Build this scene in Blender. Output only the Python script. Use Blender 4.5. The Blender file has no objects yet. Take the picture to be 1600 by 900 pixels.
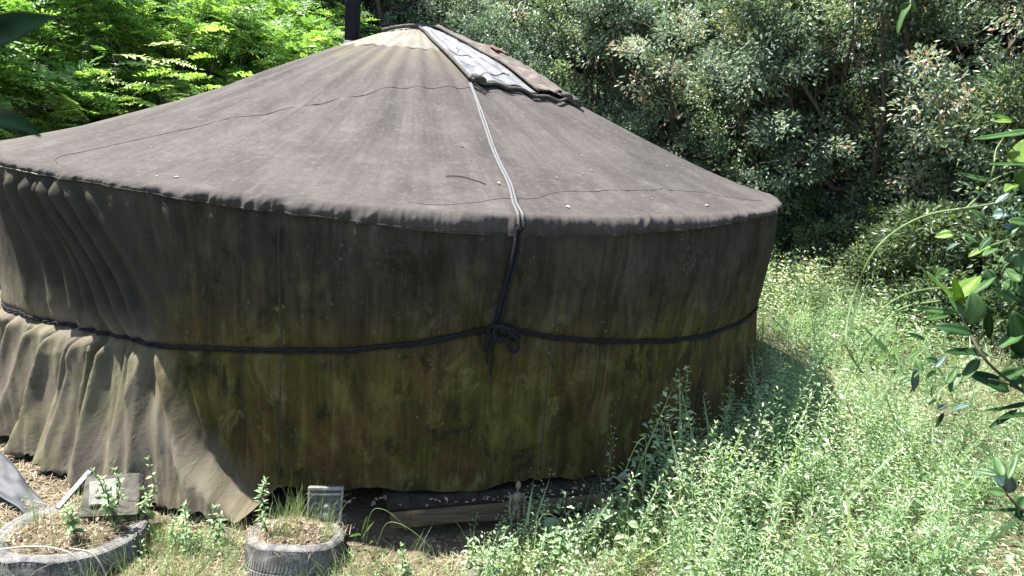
import bpy, bmesh, math, random
import numpy as np
from mathutils import Vector, Matrix, Euler

R = math.radians
rng = np.random.default_rng(11)
random.seed(11)
scene = bpy.context.scene
COL = scene.collection

# ------------------------------------------------------------------ camera
cam_d = bpy.data.cameras.new('camera')
cam = bpy.data.objects.new('camera', cam_d)
COL.objects.link(cam)
scene.camera = cam
pitch, roll, yaw = .2411, .0816, .1424
fw = Vector((math.sin(yaw)*math.cos(pitch), math.cos(yaw)*math.cos(pitch), -math.sin(pitch)))
rt = Vector((math.cos(yaw), -math.sin(yaw), 0))
up = rt.cross(fw)
rt2 = rt*math.cos(roll) + up*math.sin(roll)
up2 = up*math.cos(roll) - rt*math.sin(roll)
mw = Matrix((rt2, up2, -fw)).transposed().to_4x4()
mw.translation = Vector((0, -6.3159, 2.1551))
cam.matrix_world = mw
cam_d.sensor_width = 36
cam_d.lens = 1090.47/1600*36
cam_d.clip_start = .02
cam_d.clip_end = 300
cam_d.dof.use_dof = True
cam_d.dof.focus_distance = 4.6
cam_d.dof.aperture_fstop = 10

# ------------------------------------------------------------------ world and sun
SUN_EL = 65
sun_vec = Vector((-math.cos(R(SUN_EL))*math.cos(R(20)), math.cos(R(SUN_EL))*math.sin(R(20)), math.sin(R(SUN_EL))))
w = bpy.data.worlds.new('World')
scene.world = w
w.use_nodes = True
sky = w.node_tree.nodes.new('ShaderNodeTexSky')
sky.sky_type = 'NISHITA'
sky.sun_disc = False
sky.sun_elevation = R(SUN_EL)
sky.sun_rotation = math.atan2(sun_vec.x, sun_vec.y)
sky.air_density = 1.0
sky.dust_density = 1.0
bg = w.node_tree.nodes['Background']
bg.inputs['Strength'].default_value = .095
w.node_tree.links.new(sky.outputs[0], bg.inputs['Color'])
sd = bpy.data.lights.new('sun', 'SUN')
sd.energy = 5.0
sd.angle = R(.53)
sd.color = (1, .975, .935)
so = bpy.data.objects.new('sun', sd)
COL.objects.link(so)
so.rotation_euler = sun_vec.to_track_quat('Z', 'Y').to_euler()
so.location = (-8, 3, 18)
vs = scene.view_settings
vs.view_transform = 'Standard'
vs.look = 'None'
vs.exposure = 2.1
vs.gamma = 1
vs.use_curve_mapping = False
scene.cycles.max_bounces = 6
scene.cycles.diffuse_bounces = 3
scene.cycles.transmission_bounces = 4
scene.cycles.transparent_max_bounces = 6
scene.cycles.caustics_reflective = False
scene.cycles.caustics_refractive = False

# ------------------------------------------------------------------ node helpers
class NT:
    def __init__(s, name):
        s.m = bpy.data.materials.new(name)
        s.m.use_nodes = True
        s.t = s.m.node_tree
        s.b = s.t.nodes['Principled BSDF']
        s.out = s.t.nodes['Material Output']
    def n(s, typ, **kw):
        nd = s.t.nodes.new('ShaderNode'+typ)
        for k, v in kw.items():
            setattr(nd, k, v)
        return nd
    def link(s, a, b):
        s.t.links.new(a, b)
    def put(s, sock, v):
        if hasattr(v, 'is_linked') or hasattr(v, 'links'):
            s.link(v, sock)
        else:
            sock.default_value = v
    def uv(s): return s.n('UVMap').outputs[0]
    def obj(s): return s.n('TexCoord').outputs['Object']
    def attr(s, name): return s.n('Attribute', attribute_name=name).outputs['Fac']
    def scale(s, vec, sc, loc=(0, 0, 0)):
        m = s.n('Mapping')
        s.link(vec, m.inputs[0])
        m.inputs['Scale'].default_value = sc
        m.inputs['Location'].default_value = loc
        return m.outputs[0]
    def noise(s, vec, sc=5, det=4, rough=.55, dist=0):
        nd = s.n('TexNoise')
        s.link(vec, nd.inputs['Vector'])
        nd.inputs['Scale'].default_value = sc
        nd.inputs['Detail'].default_value = det
        nd.inputs['Roughness'].default_value = rough
        nd.inputs['Distortion'].default_value = dist
        return nd.outputs['Fac']
    def voro(s, vec, sc=5):
        nd = s.n('TexVoronoi')
        s.link(vec, nd.inputs['Vector'])
        nd.inputs['Scale'].default_value = sc
        return nd.outputs['Distance']
    def ramp(s, fac, stops, interp='LINEAR'):
        nd = s.n('ValToRGB')
        s.link(fac, nd.inputs[0])
        e = nd.color_ramp
        e.interpolation = interp
        while len(e.elements) < len(stops):
            e.elements.new(.5)
        for el, (p, c) in zip(e.elements, stops):
            el.position = p
            el.color = (c, c, c, 1) if not hasattr(c, '__len__') else (*c, 1)
        return nd.outputs[0]
    def mix(s, f, a, b, mode='MIX'):
        nd = s.n('MixRGB', blend_type=mode)
        for i, v in enumerate((f, a, b)):
            if hasattr(v, 'links'):
                s.link(v, nd.inputs[i])
            elif i and hasattr(v, '__len__'):
                nd.inputs[i].default_value = (*v, 1)
            else:
                nd.inputs[i].default_value = v if i == 0 else (v, v, v, 1)
        return nd.outputs[0]
    def math(s, op, a, b=0.):
        nd = s.n('Math', operation=op)
        for i, v in enumerate((a, b)):
            if hasattr(v, 'links'):
                s.link(v, nd.inputs[i])
            else:
                nd.inputs[i].default_value = v
        return nd.outputs[0]
    def bump(s, h, strength=.3, dist=.01):
        nd = s.n('Bump')
        nd.inputs['Strength'].default_value = strength
        nd.inputs['Distance'].default_value = dist
        s.link(h, nd.inputs['Height'])
        s.link(nd.outputs[0], s.b.inputs['Normal'])
    def col(s, c):
        if hasattr(c, 'links'):
            s.link(c, s.b.inputs['Base Color'])
        else:
            s.b.inputs['Base Color'].default_value = (*c, 1)
    def rough(s, v, spec=.3):
        s.put(s.b.inputs['Roughness'], v)
        s.b.inputs['Specular IOR Level'].default_value = spec
    def translucent(s, color, fac):
        tr = s.n('BsdfTranslucent')
        if hasattr(color, 'links'):
            s.link(color, tr.inputs[0])
        else:
            tr.inputs[0].default_value = (*color, 1)
        mx = s.n('MixShader')
        mx.inputs[0].default_value = fac
        s.link(s.b.outputs[0], mx.inputs[1])
        s.link(tr.outputs[0], mx.inputs[2])
        s.link(mx.outputs[0], s.out.inputs[0])

M = {}

def leaf_mat(name, stops, trans=.35, rough=.45, spec=.45, tint=(1.15, 1.25, .6), tgain=1.0):
    t = NT(name)
    c = t.ramp(t.attr('rnd'), stops)
    t.col(c)
    t.rough(rough, spec)
    tc = t.mix(1, c, tuple(x*tgain for x in tint), 'MULTIPLY')
    t.translucent(tc, trans)
    M[name] = t.m

leaf_mat('oak_leaf', [(0, (0.0656, 0.1076, 0.0669)), (.35, (0.1461, 0.2001, 0.1365)), (.7, (0.2628, 0.3174, 0.2341)), (.93, (0.3944, 0.4278, 0.3210)), (1, (0.3505, 0.2208, 0.1539))], .36, .40, .5, (1.0, 1.1, .75), 1.15)
leaf_mat('oak_leaf_green', [(0, (0.0511, 0.0850, 0.0534)), (.35, (0.1204, 0.1738, 0.1037)), (.7, (0.2267, 0.2834, 0.1729)), (.9, (0.3683, 0.3993, 0.2514)), (1, (0.4250, 0.3091, 0.2042))], .36, .36, .55, (1.05, 1.15, .6), 1.15)
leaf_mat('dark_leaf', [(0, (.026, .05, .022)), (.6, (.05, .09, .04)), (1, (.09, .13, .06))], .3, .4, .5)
leaf_mat('locust_leaf', [(0, (0.0819, 0.1770, 0.0445)), (.45, (0.1639, 0.2903, 0.0725)), (.85, (0.2868, 0.4248, 0.1229)), (1, (0.4234, 0.5098, 0.1755))], .45, .45, .45, (1.1, 1.2, .6), 1.1)
leaf_mat('herb_leaf', [(0, (0.0947, 0.1657, 0.0751)), (.35, (0.1834, 0.2780, 0.1397)), (.72, (0.3077, 0.4024, 0.2330)), (.9, (0.4262, 0.4970, 0.3365)), (1, (0.5444, 0.4970, 0.3623))], .42, .42, .5, (1.15, 1.2, .6), 1.1)
leaf_mat('shrub_leaf', [(0, (0.0480, 0.0800, 0.0360)), (.6, (0.0880, 0.1280, 0.0600)), (1, (0.1440, 0.1840, 0.0900))], .35, .42, .5)
leaf_mat('grass_blade', [(0, (.10, .16, .05)), (.5, (.18, .25, .09)), (.8, (.27, .31, .14)), (1, (.42, .38, .23))], .35, .5, .4, (1.1, 1.15, .6))
leaf_mat('straw', [(0, (0.1615, 0.1232, 0.0765)), (.5, (0.2890, 0.2380, 0.1530)), (1, (0.4250, 0.3655, 0.2700))], .2, .6, .3, (1.1, 1.0, .7))
leaf_mat('dry_leaf', [(0, (.13, .085, .055)), (.5, (.26, .19, .13)), (1, (.44, .37, .29))], .15, .6, .3, (1.1, .9, .6))
leaf_mat('litter', [(0, (.045, .035, .022)), (.5, (.085, .066, .042)), (1, (.16, .13, .09))], .1, .7, .25, (1.1, .9, .6))

def twig_leaf_mat(name, c, trans, tc, sp=.28):
    t = NT(name)
    f = t.noise(t.obj(), 60, 3)
    cc = t.mix(t.ramp(f, [(.3, 0.), (.7, 1.)]), tuple(x*.75 for x in c), tuple(x*1.2 for x in c))
    rib = t.attr('rib')
    cc = t.mix(t.math('MULTIPLY', rib, .5), cc, tuple(min(1, x*2+.03) for x in c))
    t.col(cc)
    t.rough(.42, sp)
    t.translucent(tc, trans)
    M[name] = t.m
twig_leaf_mat('leaf_young', (.12, .21, .03), .5, (.26, .42, .04))
twig_leaf_mat('leaf_mid', (.045, .10, .024), .35, (.10, .21, .03))
twig_leaf_mat('leaf_dark', (.014, .045, .010), .45, (.04, .14, .015), .12)
twig_leaf_mat('leaf_blue', (.055, .10, .075), .2, (.05, .12, .06))

def plain(name, c, rough=.7, spec=.3, var=.25, sc=20, bump=.2, metallic=0):
    t = NT(name)
    f = t.noise(t.obj(), sc, 5, .6)
    t.col(t.mix(t.ramp(f, [(.3, 0.), (.7, 1.)]), tuple(x*(1-var) for x in c), tuple(min(1, x*(1+var)) for x in c)))
    t.rough(rough, spec)
    t.b.inputs['Metallic'].default_value = metallic
    if bump:
        t.bump(f, bump, .01)
    M[name] = t.m
plain('bark', (.085, .070, .055), .9, .1, .4, 14, .6)
plain('stem_green', (.10, .15, .05), .6, .3, .2, 30, 0)
plain('stem_brown', (.055, .044, .030), .7, .2, .3, 30, .2)
plain('cord_black', (.011, .011, .013), .75, .15, .3, 120, .4)
plain('strap_sunlit', (.085, .083, .08), .6, .3, .25, 90, .4)  # lit copy of the dark cord: sunlight painted in as grey
plain('pipe_paint', (.004, .005, .010), .6, .2, .3, 8, .03)
plain('flashing', (.16, .15, .13), .45, .5, .2, 20, .1, .5)
plain('seam_thread', (.035, .033, .030), .8, .2, .2, 50, 0)
plain('seam_pale', (.16, .15, .13), .8, .2, .2, 50, 0)
plain('stone', (.075, .068, .056), .9, .15, .5, 25, .4)
plain('plaque', (.19, .185, .16), .85, .2, .3, 30, .4)
plain('plaque_dark', (.10, .095, .08), .9, .2, .3, 30, .4)
plain('soil', (.075, .055, .038), .95, .1, .45, 25, .8)
plain('mannequin_wood', (.15, .12, .088), .6, .3, .2, 40, .1)
plain('dead_stem', (.30, .27, .22), .8, .2, .25, 40, .2)
plain('sheet', (.05, .053, .058), .6, .2, .25, 12, .1)
plain('pink', (.55, .16, .38), .6, .3, .1, 40, 0)
plain('strip_metal', (.035, .037, .042), .5, .4, .2, 20, .05)

t = NT('rubber')
o = t.obj()
f = t.noise(o, 12, 8, .75)
dust = t.ramp(f, [(.40, 0.), (.62, 1.)])
t.col(t.mix(dust, (.050, .049, .047), (.17, .163, .148)))
t.rough(.75, .3)
t.bump(t.noise(o, 60, 4), .3, .004)
M['rubber'] = t.m

# weathered boards of the floor deck
t = NT('deck_wood')
o = t.obj()
g = t.noise(t.scale(o, (2, 2, 30)), 3, 5, .6)
worn = t.ramp(t.noise(o, 1.6, 3), [(.52, 0.), (.60, 1.)])
c = t.mix(worn, t.ramp(g, [(.3, (.055, .042, .026)), (.7, (.11, .085, .052))]), t.ramp(g, [(.3, (.20, .115, .052)), (.7, (.30, .18, .085))]))
t.col(c); t.rough(.8, .2); t.bump(g, .4, .006)
M['deck_wood'] = t.m

plain('deck_top', (.030, .025, .018), .9, .1, .4, 12, .3)

# roof canvas: uv = (metres round, metres from apex)
t = NT('roof_canvas')
uv = t.uv()
sx = t.n('SeparateXYZ'); t.link(uv, sx.inputs[0])
n1 = t.noise(uv, 1.5, 7, .62, .6)
n2 = t.noise(t.scale(uv, (3.2, .75, 1)), 1.5, 6, .62, .5)
n3 = t.noise(uv, 26, 5, .7)
n5 = t.noise(t.scale(uv, (1, 1, 1), (4, 9, 0)), 6, 6, .7)
c = t.ramp(n1, [(.30, (0.0367, 0.0318, 0.0288)), (.5, (0.0518, 0.0447, 0.0403)), (.70, (0.0682, 0.0596, 0.0531))])
c = t.mix(t.ramp(n2, [(.48, 0.), (.76, .55)]), c, (0.0866, 0.0778, 0.0691))
c = t.mix(t.ramp(n2, [(.24, .5), (.44, 0.)]), c, (0.0315, 0.0272, 0.0243))
c = t.mix(t.ramp(n5, [(.52, 0.), (.68, .5)]), c, (0.0932, 0.0842, 0.0755))
c = t.mix(t.ramp(n5, [(.34, .5), (.44, 0.)]), c, (0.0354, 0.0298, 0.0269))
c = t.mix(t.ramp(n3, [(.53, 0.), (.70, .55)]), c, (0.1082, 0.0985, 0.0896))
c = t.mix(t.ramp(t.noise(t.scale(uv, (1, 1, 1), (2, 5, 0)), 75, 5, .75), [(.32, .6), (.47, 0.)]), c, (0.0262, 0.0227, 0.0205))
drip = t.noise(t.scale(uv, (14, .55, 1)), 1.6, 7, .7, .3)
c = t.mix(t.ramp(drip, [(.55, 0.), (.70, .35)]), c, (0.0984, 0.0894, 0.0781))
v_ = t.math('ADD', sx.outputs[1], t.math('MULTIPLY', t.math('SUBTRACT', n1, .5), 1.6))
pale = t.ramp(t.math('DIVIDE', v_, 3.0), [(.20, .72), (.40, .0)])
c = t.mix(pale, c, (0.1082, 0.0907, 0.0627))
lft = t.ramp(t.math('ADD', t.math('MULTIPLY', sx.outputs[0], -.16), t.math('MULTIPLY', t.math('SUBTRACT', n2, .5), .3)), [(.34, 0.), (.56, .65)])
c = t.mix(lft, c, (0.0984, 0.0816, 0.0640))
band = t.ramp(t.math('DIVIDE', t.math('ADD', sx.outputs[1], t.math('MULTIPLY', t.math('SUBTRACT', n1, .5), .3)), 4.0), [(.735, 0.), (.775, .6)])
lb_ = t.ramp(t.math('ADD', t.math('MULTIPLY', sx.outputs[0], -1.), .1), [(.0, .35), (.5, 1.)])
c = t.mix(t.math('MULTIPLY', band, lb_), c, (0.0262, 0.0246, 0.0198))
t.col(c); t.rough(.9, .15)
t.bump(t.math('ADD', t.math('MULTIPLY', n3, .5), t.noise(uv, 220, 2)), .35, .004)
M['roof_canvas'] = t.m

# wall canvas: uv = (metres round, metres up); algae on the side that never sees the sun
t = NT('wall_canvas')
uv = t.uv()
sx = t.n('SeparateXYZ'); t.link(uv, sx.inputs[0])
n1 = t.noise(uv, 1.6, 7, .65, .5)
n2 = t.math('ADD', t.math('MULTIPLY', t.noise(t.scale(uv, (6.5, .6, 1)), 1.7, 7, .62, .5), .5), t.math('MULTIPLY', t.noise(t.scale(uv, (1.3, .8, 1), (3, 1, 0)), 4.5, 8, .7, .6), .5))
n3 = t.noise(uv, 34, 6, .75)
n4 = t.noise(t.scale(uv, (1, .75, 1), (7, 3, 0)), 2.6, 8, .7, .8)
n6 = t.noise(t.scale(uv, (1.3, .7, 1), (1, 8, 0)), 4.5, 8, .7, .5)
hgt = t.math('DIVIDE', sx.outputs[1], 1.8)
# sun-bleached canvas
c = t.ramp(n1, [(.30, (0.0686, 0.0640, 0.0344)), (.44, (0.1196, 0.1080, 0.0671)), (.56, (0.1165, 0.0960, 0.0722)), (.72, (0.1924, 0.1700, 0.1118))])
c = t.mix(t.ramp(t.noise(t.scale(uv, (9, .6, 1), (5, 2, 0)), 1.5, 7, .65, .4), [(.34, .75), (.50, 0.)]), c, (0.0478, 0.0430, 0.0206))
c = t.mix(t.ramp(n6, [(.55, 0.), (.68, .45)]), c, (0.1716, 0.1520, 0.1075))
c = t.mix(t.ramp(n3, [(.54, 0.), (.72, .4)]), c, (0.1768, 0.1570, 0.1161))
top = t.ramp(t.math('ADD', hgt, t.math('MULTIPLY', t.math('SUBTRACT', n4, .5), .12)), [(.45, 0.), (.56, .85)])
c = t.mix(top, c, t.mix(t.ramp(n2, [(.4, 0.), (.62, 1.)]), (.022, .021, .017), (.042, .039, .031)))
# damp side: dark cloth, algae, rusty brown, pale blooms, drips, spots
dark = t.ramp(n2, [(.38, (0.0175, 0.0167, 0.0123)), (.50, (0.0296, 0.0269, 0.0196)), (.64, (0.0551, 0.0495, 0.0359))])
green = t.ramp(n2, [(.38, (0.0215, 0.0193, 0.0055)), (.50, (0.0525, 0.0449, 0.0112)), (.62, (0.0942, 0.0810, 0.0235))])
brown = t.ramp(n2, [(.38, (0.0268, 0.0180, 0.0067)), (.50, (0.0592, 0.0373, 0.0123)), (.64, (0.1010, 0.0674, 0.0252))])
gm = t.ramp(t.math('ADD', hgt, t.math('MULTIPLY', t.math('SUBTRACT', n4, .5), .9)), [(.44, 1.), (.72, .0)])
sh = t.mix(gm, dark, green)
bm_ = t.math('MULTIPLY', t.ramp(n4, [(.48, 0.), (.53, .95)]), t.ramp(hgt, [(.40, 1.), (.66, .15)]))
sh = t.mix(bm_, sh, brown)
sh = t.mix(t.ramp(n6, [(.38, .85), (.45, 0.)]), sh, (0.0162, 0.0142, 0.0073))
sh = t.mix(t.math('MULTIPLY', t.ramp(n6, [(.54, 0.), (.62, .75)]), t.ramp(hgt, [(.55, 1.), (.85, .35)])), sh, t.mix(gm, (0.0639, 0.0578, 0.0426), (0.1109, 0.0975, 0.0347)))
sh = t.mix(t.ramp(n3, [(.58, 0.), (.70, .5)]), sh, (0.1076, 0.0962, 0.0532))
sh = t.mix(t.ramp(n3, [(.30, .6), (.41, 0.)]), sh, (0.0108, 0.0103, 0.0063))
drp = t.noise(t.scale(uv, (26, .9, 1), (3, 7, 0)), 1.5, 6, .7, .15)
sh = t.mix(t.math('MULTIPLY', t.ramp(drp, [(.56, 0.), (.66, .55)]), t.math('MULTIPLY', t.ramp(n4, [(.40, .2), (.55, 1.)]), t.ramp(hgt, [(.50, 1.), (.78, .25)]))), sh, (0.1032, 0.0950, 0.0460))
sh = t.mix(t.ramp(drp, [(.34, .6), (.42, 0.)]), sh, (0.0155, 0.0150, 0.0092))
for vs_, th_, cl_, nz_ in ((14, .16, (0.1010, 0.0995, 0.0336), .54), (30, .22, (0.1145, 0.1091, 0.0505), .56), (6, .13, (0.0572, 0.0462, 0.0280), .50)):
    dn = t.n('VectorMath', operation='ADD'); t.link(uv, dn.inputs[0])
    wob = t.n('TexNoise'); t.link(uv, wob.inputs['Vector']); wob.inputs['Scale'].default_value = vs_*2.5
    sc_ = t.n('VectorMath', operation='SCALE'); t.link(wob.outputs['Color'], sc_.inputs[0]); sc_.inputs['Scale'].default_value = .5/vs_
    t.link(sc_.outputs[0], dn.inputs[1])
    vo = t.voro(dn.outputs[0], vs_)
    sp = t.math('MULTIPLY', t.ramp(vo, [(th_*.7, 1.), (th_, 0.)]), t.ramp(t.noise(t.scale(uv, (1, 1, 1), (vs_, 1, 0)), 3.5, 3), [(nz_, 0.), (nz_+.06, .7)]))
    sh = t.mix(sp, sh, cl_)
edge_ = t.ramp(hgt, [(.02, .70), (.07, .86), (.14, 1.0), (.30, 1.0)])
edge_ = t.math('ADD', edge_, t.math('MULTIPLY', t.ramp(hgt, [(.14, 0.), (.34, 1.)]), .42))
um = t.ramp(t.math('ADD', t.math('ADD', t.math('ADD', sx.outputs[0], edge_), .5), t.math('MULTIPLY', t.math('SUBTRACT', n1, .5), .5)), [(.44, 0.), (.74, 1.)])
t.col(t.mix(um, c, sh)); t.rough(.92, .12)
t.bump(t.math('ADD', t.math('ADD', t.math('MULTIPLY', n3, .6), t.noise(uv, 200, 2)), t.math('MULTIPLY', t.noise(uv, 9, 5, .6, 1.2), 1.6)), .55, .006)
t.translucent((.10, .09, .06), .04)
M['wall_canvas'] = t.m

t = NT('crown_cloth')
o = t.obj()
f = t.noise(o, 3, 5, .6)
t.col(t.ramp(f, [(.3, (0.1093, 0.0952, 0.0708)), (.55, (0.1410, 0.1335, 0.1045)), (.75, (0.1692, 0.1696, 0.1527))]))
t.rough(.8, .2); t.bump(t.noise(o, 40, 4), .2, .005)
M['crown_cloth'] = t.m
t = NT('flap_cloth')
o = t.obj()
f = t.noise(t.scale(o, (2, 6, 2)), 3, 6, .65)
t.col(t.ramp(f, [(.25, (0.0451, 0.0353, 0.0279)), (.5, (0.0984, 0.0820, 0.0672)), (.75, (0.1804, 0.1558, 0.1353))]))
t.rough(.88, .2); t.bump(t.noise(o, 25, 5), .4, .01)
M['flap_cloth'] = t.m
plain('patch_brown', (0.1066, 0.0615, 0.0451), .85, .2, .2, 20, .2)
t = NT('skylight_sheet')
o = t.obj()
f = t.noise(o, 6, 6, .7)
cr = t.ramp(t.noise(t.scale(o, (1, 1, 1)), 5, 3, .6, 2.5), [(.488, 0.), (.5, 1.), (.512, 0.)])
c = t.ramp(f, [(.34, (.080, .078, .074)), (.46, (.140, .138, .136)), (.68, (.190, .188, .188))])
t.col(t.mix(t.math('MULTIPLY', cr, .75), c, (0.0820, 0.0820, 0.0820)))
t.rough(.5, .4); t.bump(t.noise(o, 30, 4), .25, .006)
M['skylight_sheet'] = t.m
plain('binding', (.065, .060, .050), .85, .2, .35, 40, .5)

t = NT('ground_soil')
o = t.obj()
f = t.noise(o, 3, 8, .65)
f2 = t.noise(o, 40, 6, .7)
c = t.ramp(f, [(.3, (.050, .040, .026)), (.5, (.095, .075, .048)), (.7, (.17, .135, .085))])
c = t.mix(t.ramp(f2, [(.5, 0.), (.75, .6)]), c, (.26, .215, .145))
t.col(c); t.rough(.95, .1); t.bump(f2, .8, .03)
M['ground_soil'] = t.m

# ------------------------------------------------------------------ mesh helpers
def tag(o, label=None, cat=None, group=None, kind=None):
    if label: o['label'] = label
    if cat: o['category'] = cat
    if group: o['group'] = group
    if kind: o['kind'] = kind
    return o

def empty(name, loc=(0, 0, 0), label=None, cat=None, group=None, rz=0):
    o = bpy.data.objects.new(name, None)
    o.empty_display_size = .1
    COL.objects.link(o)
    o.location = loc
    o.rotation_euler = (0, 0, rz)
    return tag(o, label, cat, group)

def link(name, me, mat, parent=None, smooth=True):
    if smooth:
        me.shade_smooth()
    else:
        me.shade_flat()
    if mat and not me.materials:
        me.materials.append(M[mat])
    o = bpy.data.objects.new(name, me)
    COL.objects.link(o)
    if parent:
        o.parent = parent
    return o

def np_mesh(name, V, F, k=3, rnd=None, uv=None):
    V = np.ascontiguousarray(V, np.float32); F = np.ascontiguousarray(F, np.int32)
    me = bpy.data.meshes.new(name)
    me.vertices.add(len(V)); me.vertices.foreach_set('co', V.ravel())
    me.loops.add(F.size); me.loops.foreach_set('vertex_index', F.ravel())
    me.polygons.add(len(F)); me.polygons.foreach_set('loop_start', np.arange(0, F.size, k, dtype=np.int32))
    me.update(calc_edges=True)
    if rnd is not None:
        a = me.attributes.new('rnd', 'FLOAT', 'POINT')
        a.data.foreach_set('value', np.ascontiguousarray(rnd, np.float32))
    if uv is not None:
        l = me.uv_layers.new(name='UVMap')
        l.data.foreach_set('uv', np.ascontiguousarray(uv[F.ravel()], np.float32).ravel())
    return me

def grid_faces(nu, nv, wrap=False):
    """faces of a grid with index i*nv+j"""
    iu = np.arange(nu if wrap else nu-1); jv = np.arange(nv-1)
    I, J = np.meshgrid(iu, jv, indexing='ij'); I2 = (I+1) % nu
    return np.stack([I*nv+J, I2*nv+J, I2*nv+J+1, I*nv+J+1], -1).reshape(-1, 4)

class Soup:
    """loose triangles gathered into one mesh"""
    def __init__(s): s.V = []; s.F = []; s.r = []; s.n = 0
    def add(s, V, F, r):
        s.V.append(V); s.F.append(F+s.n); s.r.append(r); s.n += len(V)
    def mesh(s, name):
        return np_mesh(name, np.concatenate(s.V), np.concatenate(s.F), 3, np.concatenate(s.r))
    def arrays(s): return np.concatenate(s.V), np.concatenate(s.F), np.concatenate(s.r)

def unit(v): return v/np.maximum(np.linalg.norm(v, axis=-1, keepdims=True), 1e-9)

def rdir(n, g=None):
    return unit((g or rng).normal(size=(n, 3)))

def leaves(P, Dr, Nn, L, W, fold=.18, big=False, rnd=None, droop=0.):
    """folded leaves: P base points, Dr directions, Nn rough normals"""
    n = len(P); Dr = unit(Dr); S = unit(np.cross(Dr, Nn)); N2 = np.cross(S, Dr)
    L = np.broadcast_to(L, n)[:, None]; W = np.broadcast_to(W, n)[:, None]
    tip = P+Dr*L; tip[:, 2] -= droop*L[:, 0]
    if big:
        a = P+Dr*L*.28; b = P+Dr*L*.64; b[:, 2] -= droop*.4*L[:, 0]
        vs_ = [P, a+S*W*.44+N2*W*fold, b+S*W*.42+N2*W*fold, tip, b-S*W*.42+N2*W*fold, a-S*W*.44+N2*W*fold]
        f = np.array([[0, 1, 2], [0, 2, 3], [0, 3, 4], [0, 4, 5]])
    else:
        a = P+Dr*L*.45
        vs_ = [P, a+S*W*.5+N2*W*fold, tip, a-S*W*.5+N2*W*fold]
        f = np.array([[0, 1, 2], [0, 2, 3]])
    k = len(vs_)
    V = np.stack(vs_, 1).reshape(-1, 3)
    F = (f[None]+(np.arange(n)*k)[:, None, None]).reshape(-1, 3)
    if rnd is None: rnd = rng.random(n)
    return V, F, np.repeat(rnd, k)

def tube_arrays(pts, rad, seg=8, cap=True, flat=1.):
    pts = np.asarray(pts, float); n = len(pts); rad = np.broadcast_to(np.asarray(rad, float), n)
    T = unit(np.gradient(pts, axis=0))
    ref = np.array([0, 0, 1.]) if abs(T[0, 2]) < .9 else np.array([1., 0, 0])
    A = []; cur = unit(np.cross(T[0], ref))
    for i in range(n):
        cur = unit(cur-T[i]*(cur@T[i])); A.append(cur)
    A = np.array(A); B = np.cross(T, A)
    th = np.arange(seg)*2*math.pi/seg
    V = pts[:, None]+rad[:, None, None]*(np.cos(th)[None, :, None]*A[:, None]+flat*np.sin(th)[None, :, None]*B[:, None])
    V = V.reshape(-1, 3)
    I, J = np.meshgrid(np.arange(n-1), np.arange(seg), indexing='ij'); J2 = (J+1) % seg
    q = np.stack([I*seg+J, I*seg+J2, (I+1)*seg+J2, (I+1)*seg+J], -1).reshape(-1, 4)
    F = np.concatenate([q[:, [0, 1, 2]], q[:, [0, 2, 3]]])
    if cap:
        V = np.concatenate([V, pts[[0, -1]]]); c0 = n*seg
        j = np.arange(seg); j2 = (j+1) % seg
        F = np.concatenate([F, np.stack([c0+0*j, j2, j], -1), np.stack([c0+1+0*j, (n-1)*seg+j, (n-1)*seg+j2], -1)])
    return V, F

def smooth_path(pts, n=40):
    pts = np.asarray(pts, float)
    if len(pts) < 3:
        return np.stack([np.interp(np.linspace(0, 1, n), [0, 1], pts[:, k]) for k in range(3)], -1)
    P = np.concatenate([[2*pts[0]-pts[1]], pts, [2*pts[-1]-pts[-2]]])
    out = []
    m = len(pts)-1
    for u in np.linspace(0, m, n):
        i = min(int(u), m-1); t = u-i
        p0, p1, p2, p3 = P[i:i+4]
        out.append(.5*(2*p1+(p2-p0)*t+(2*p0-5*p1+4*p2-p3)*t*t+(3*p1-p0-3*p2+p3)*t**3))
    return np.array(out)

def tubes(name, lst, mat, parent=None, seg=8, flat=1.):
    s = Soup()
    for pts, rad in lst:
        V, F = tube_arrays(pts, rad, seg, True, flat); s.add(V, F, np.zeros(len(V)))
    return link(name, s.mesh(name), mat, parent)

def vnoise(x, y, seed=0):
    """smooth 2-d value noise in 0..1, vectorised"""
    x = np.asarray(x, float); y = np.asarray(y, float)
    xi = np.floor(x).astype(np.int64); yi = np.floor(y).astype(np.int64); fx = x-xi; fy = y-yi
    fx = fx*fx*(3-2*fx); fy = fy*fy*(3-2*fy)
    def h(a, b):
        v = np.sin((a*127.1+b*311.7+seed*74.7))*43758.5453
        return v-np.floor(v)
    return (h(xi, yi)*(1-fx)+h(xi+1, yi)*fx)*(1-fy)+(h(xi, yi+1)*(1-fx)+h(xi+1, yi+1)*fx)*fy

def sst(a, b, x):
    t = np.clip((x-a)/(b-a), 0, 1); return t*t*(3-2*t)

def gh(x, y):
    """ground height"""
    x = np.asarray(x, float); y = np.asarray(y, float)
    r = np.hypot(x, y)
    h = .06*np.maximum(0, x-3)
    s = -.75*x+.66*y
    b = np.maximum(0, s-3.9)
    h = h+np.where(b < 9, .50*b-.012*b*b, .5*9-.012*81+.2*(b-9))*sst(0, 1.2, b)
    h = h+.26*np.clip(-3.9-y, 0, 2.2)
    bk = np.maximum(0, r-11.); h = h+.22*bk*sst(0, 3, bk)
    h = h+(.05*(vnoise(x*1.3, y*1.3, 3)-.5)+.025*(vnoise(x*5, y*5, 4)-.5))*sst(3.1, 3.5, r)
    return h

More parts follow.
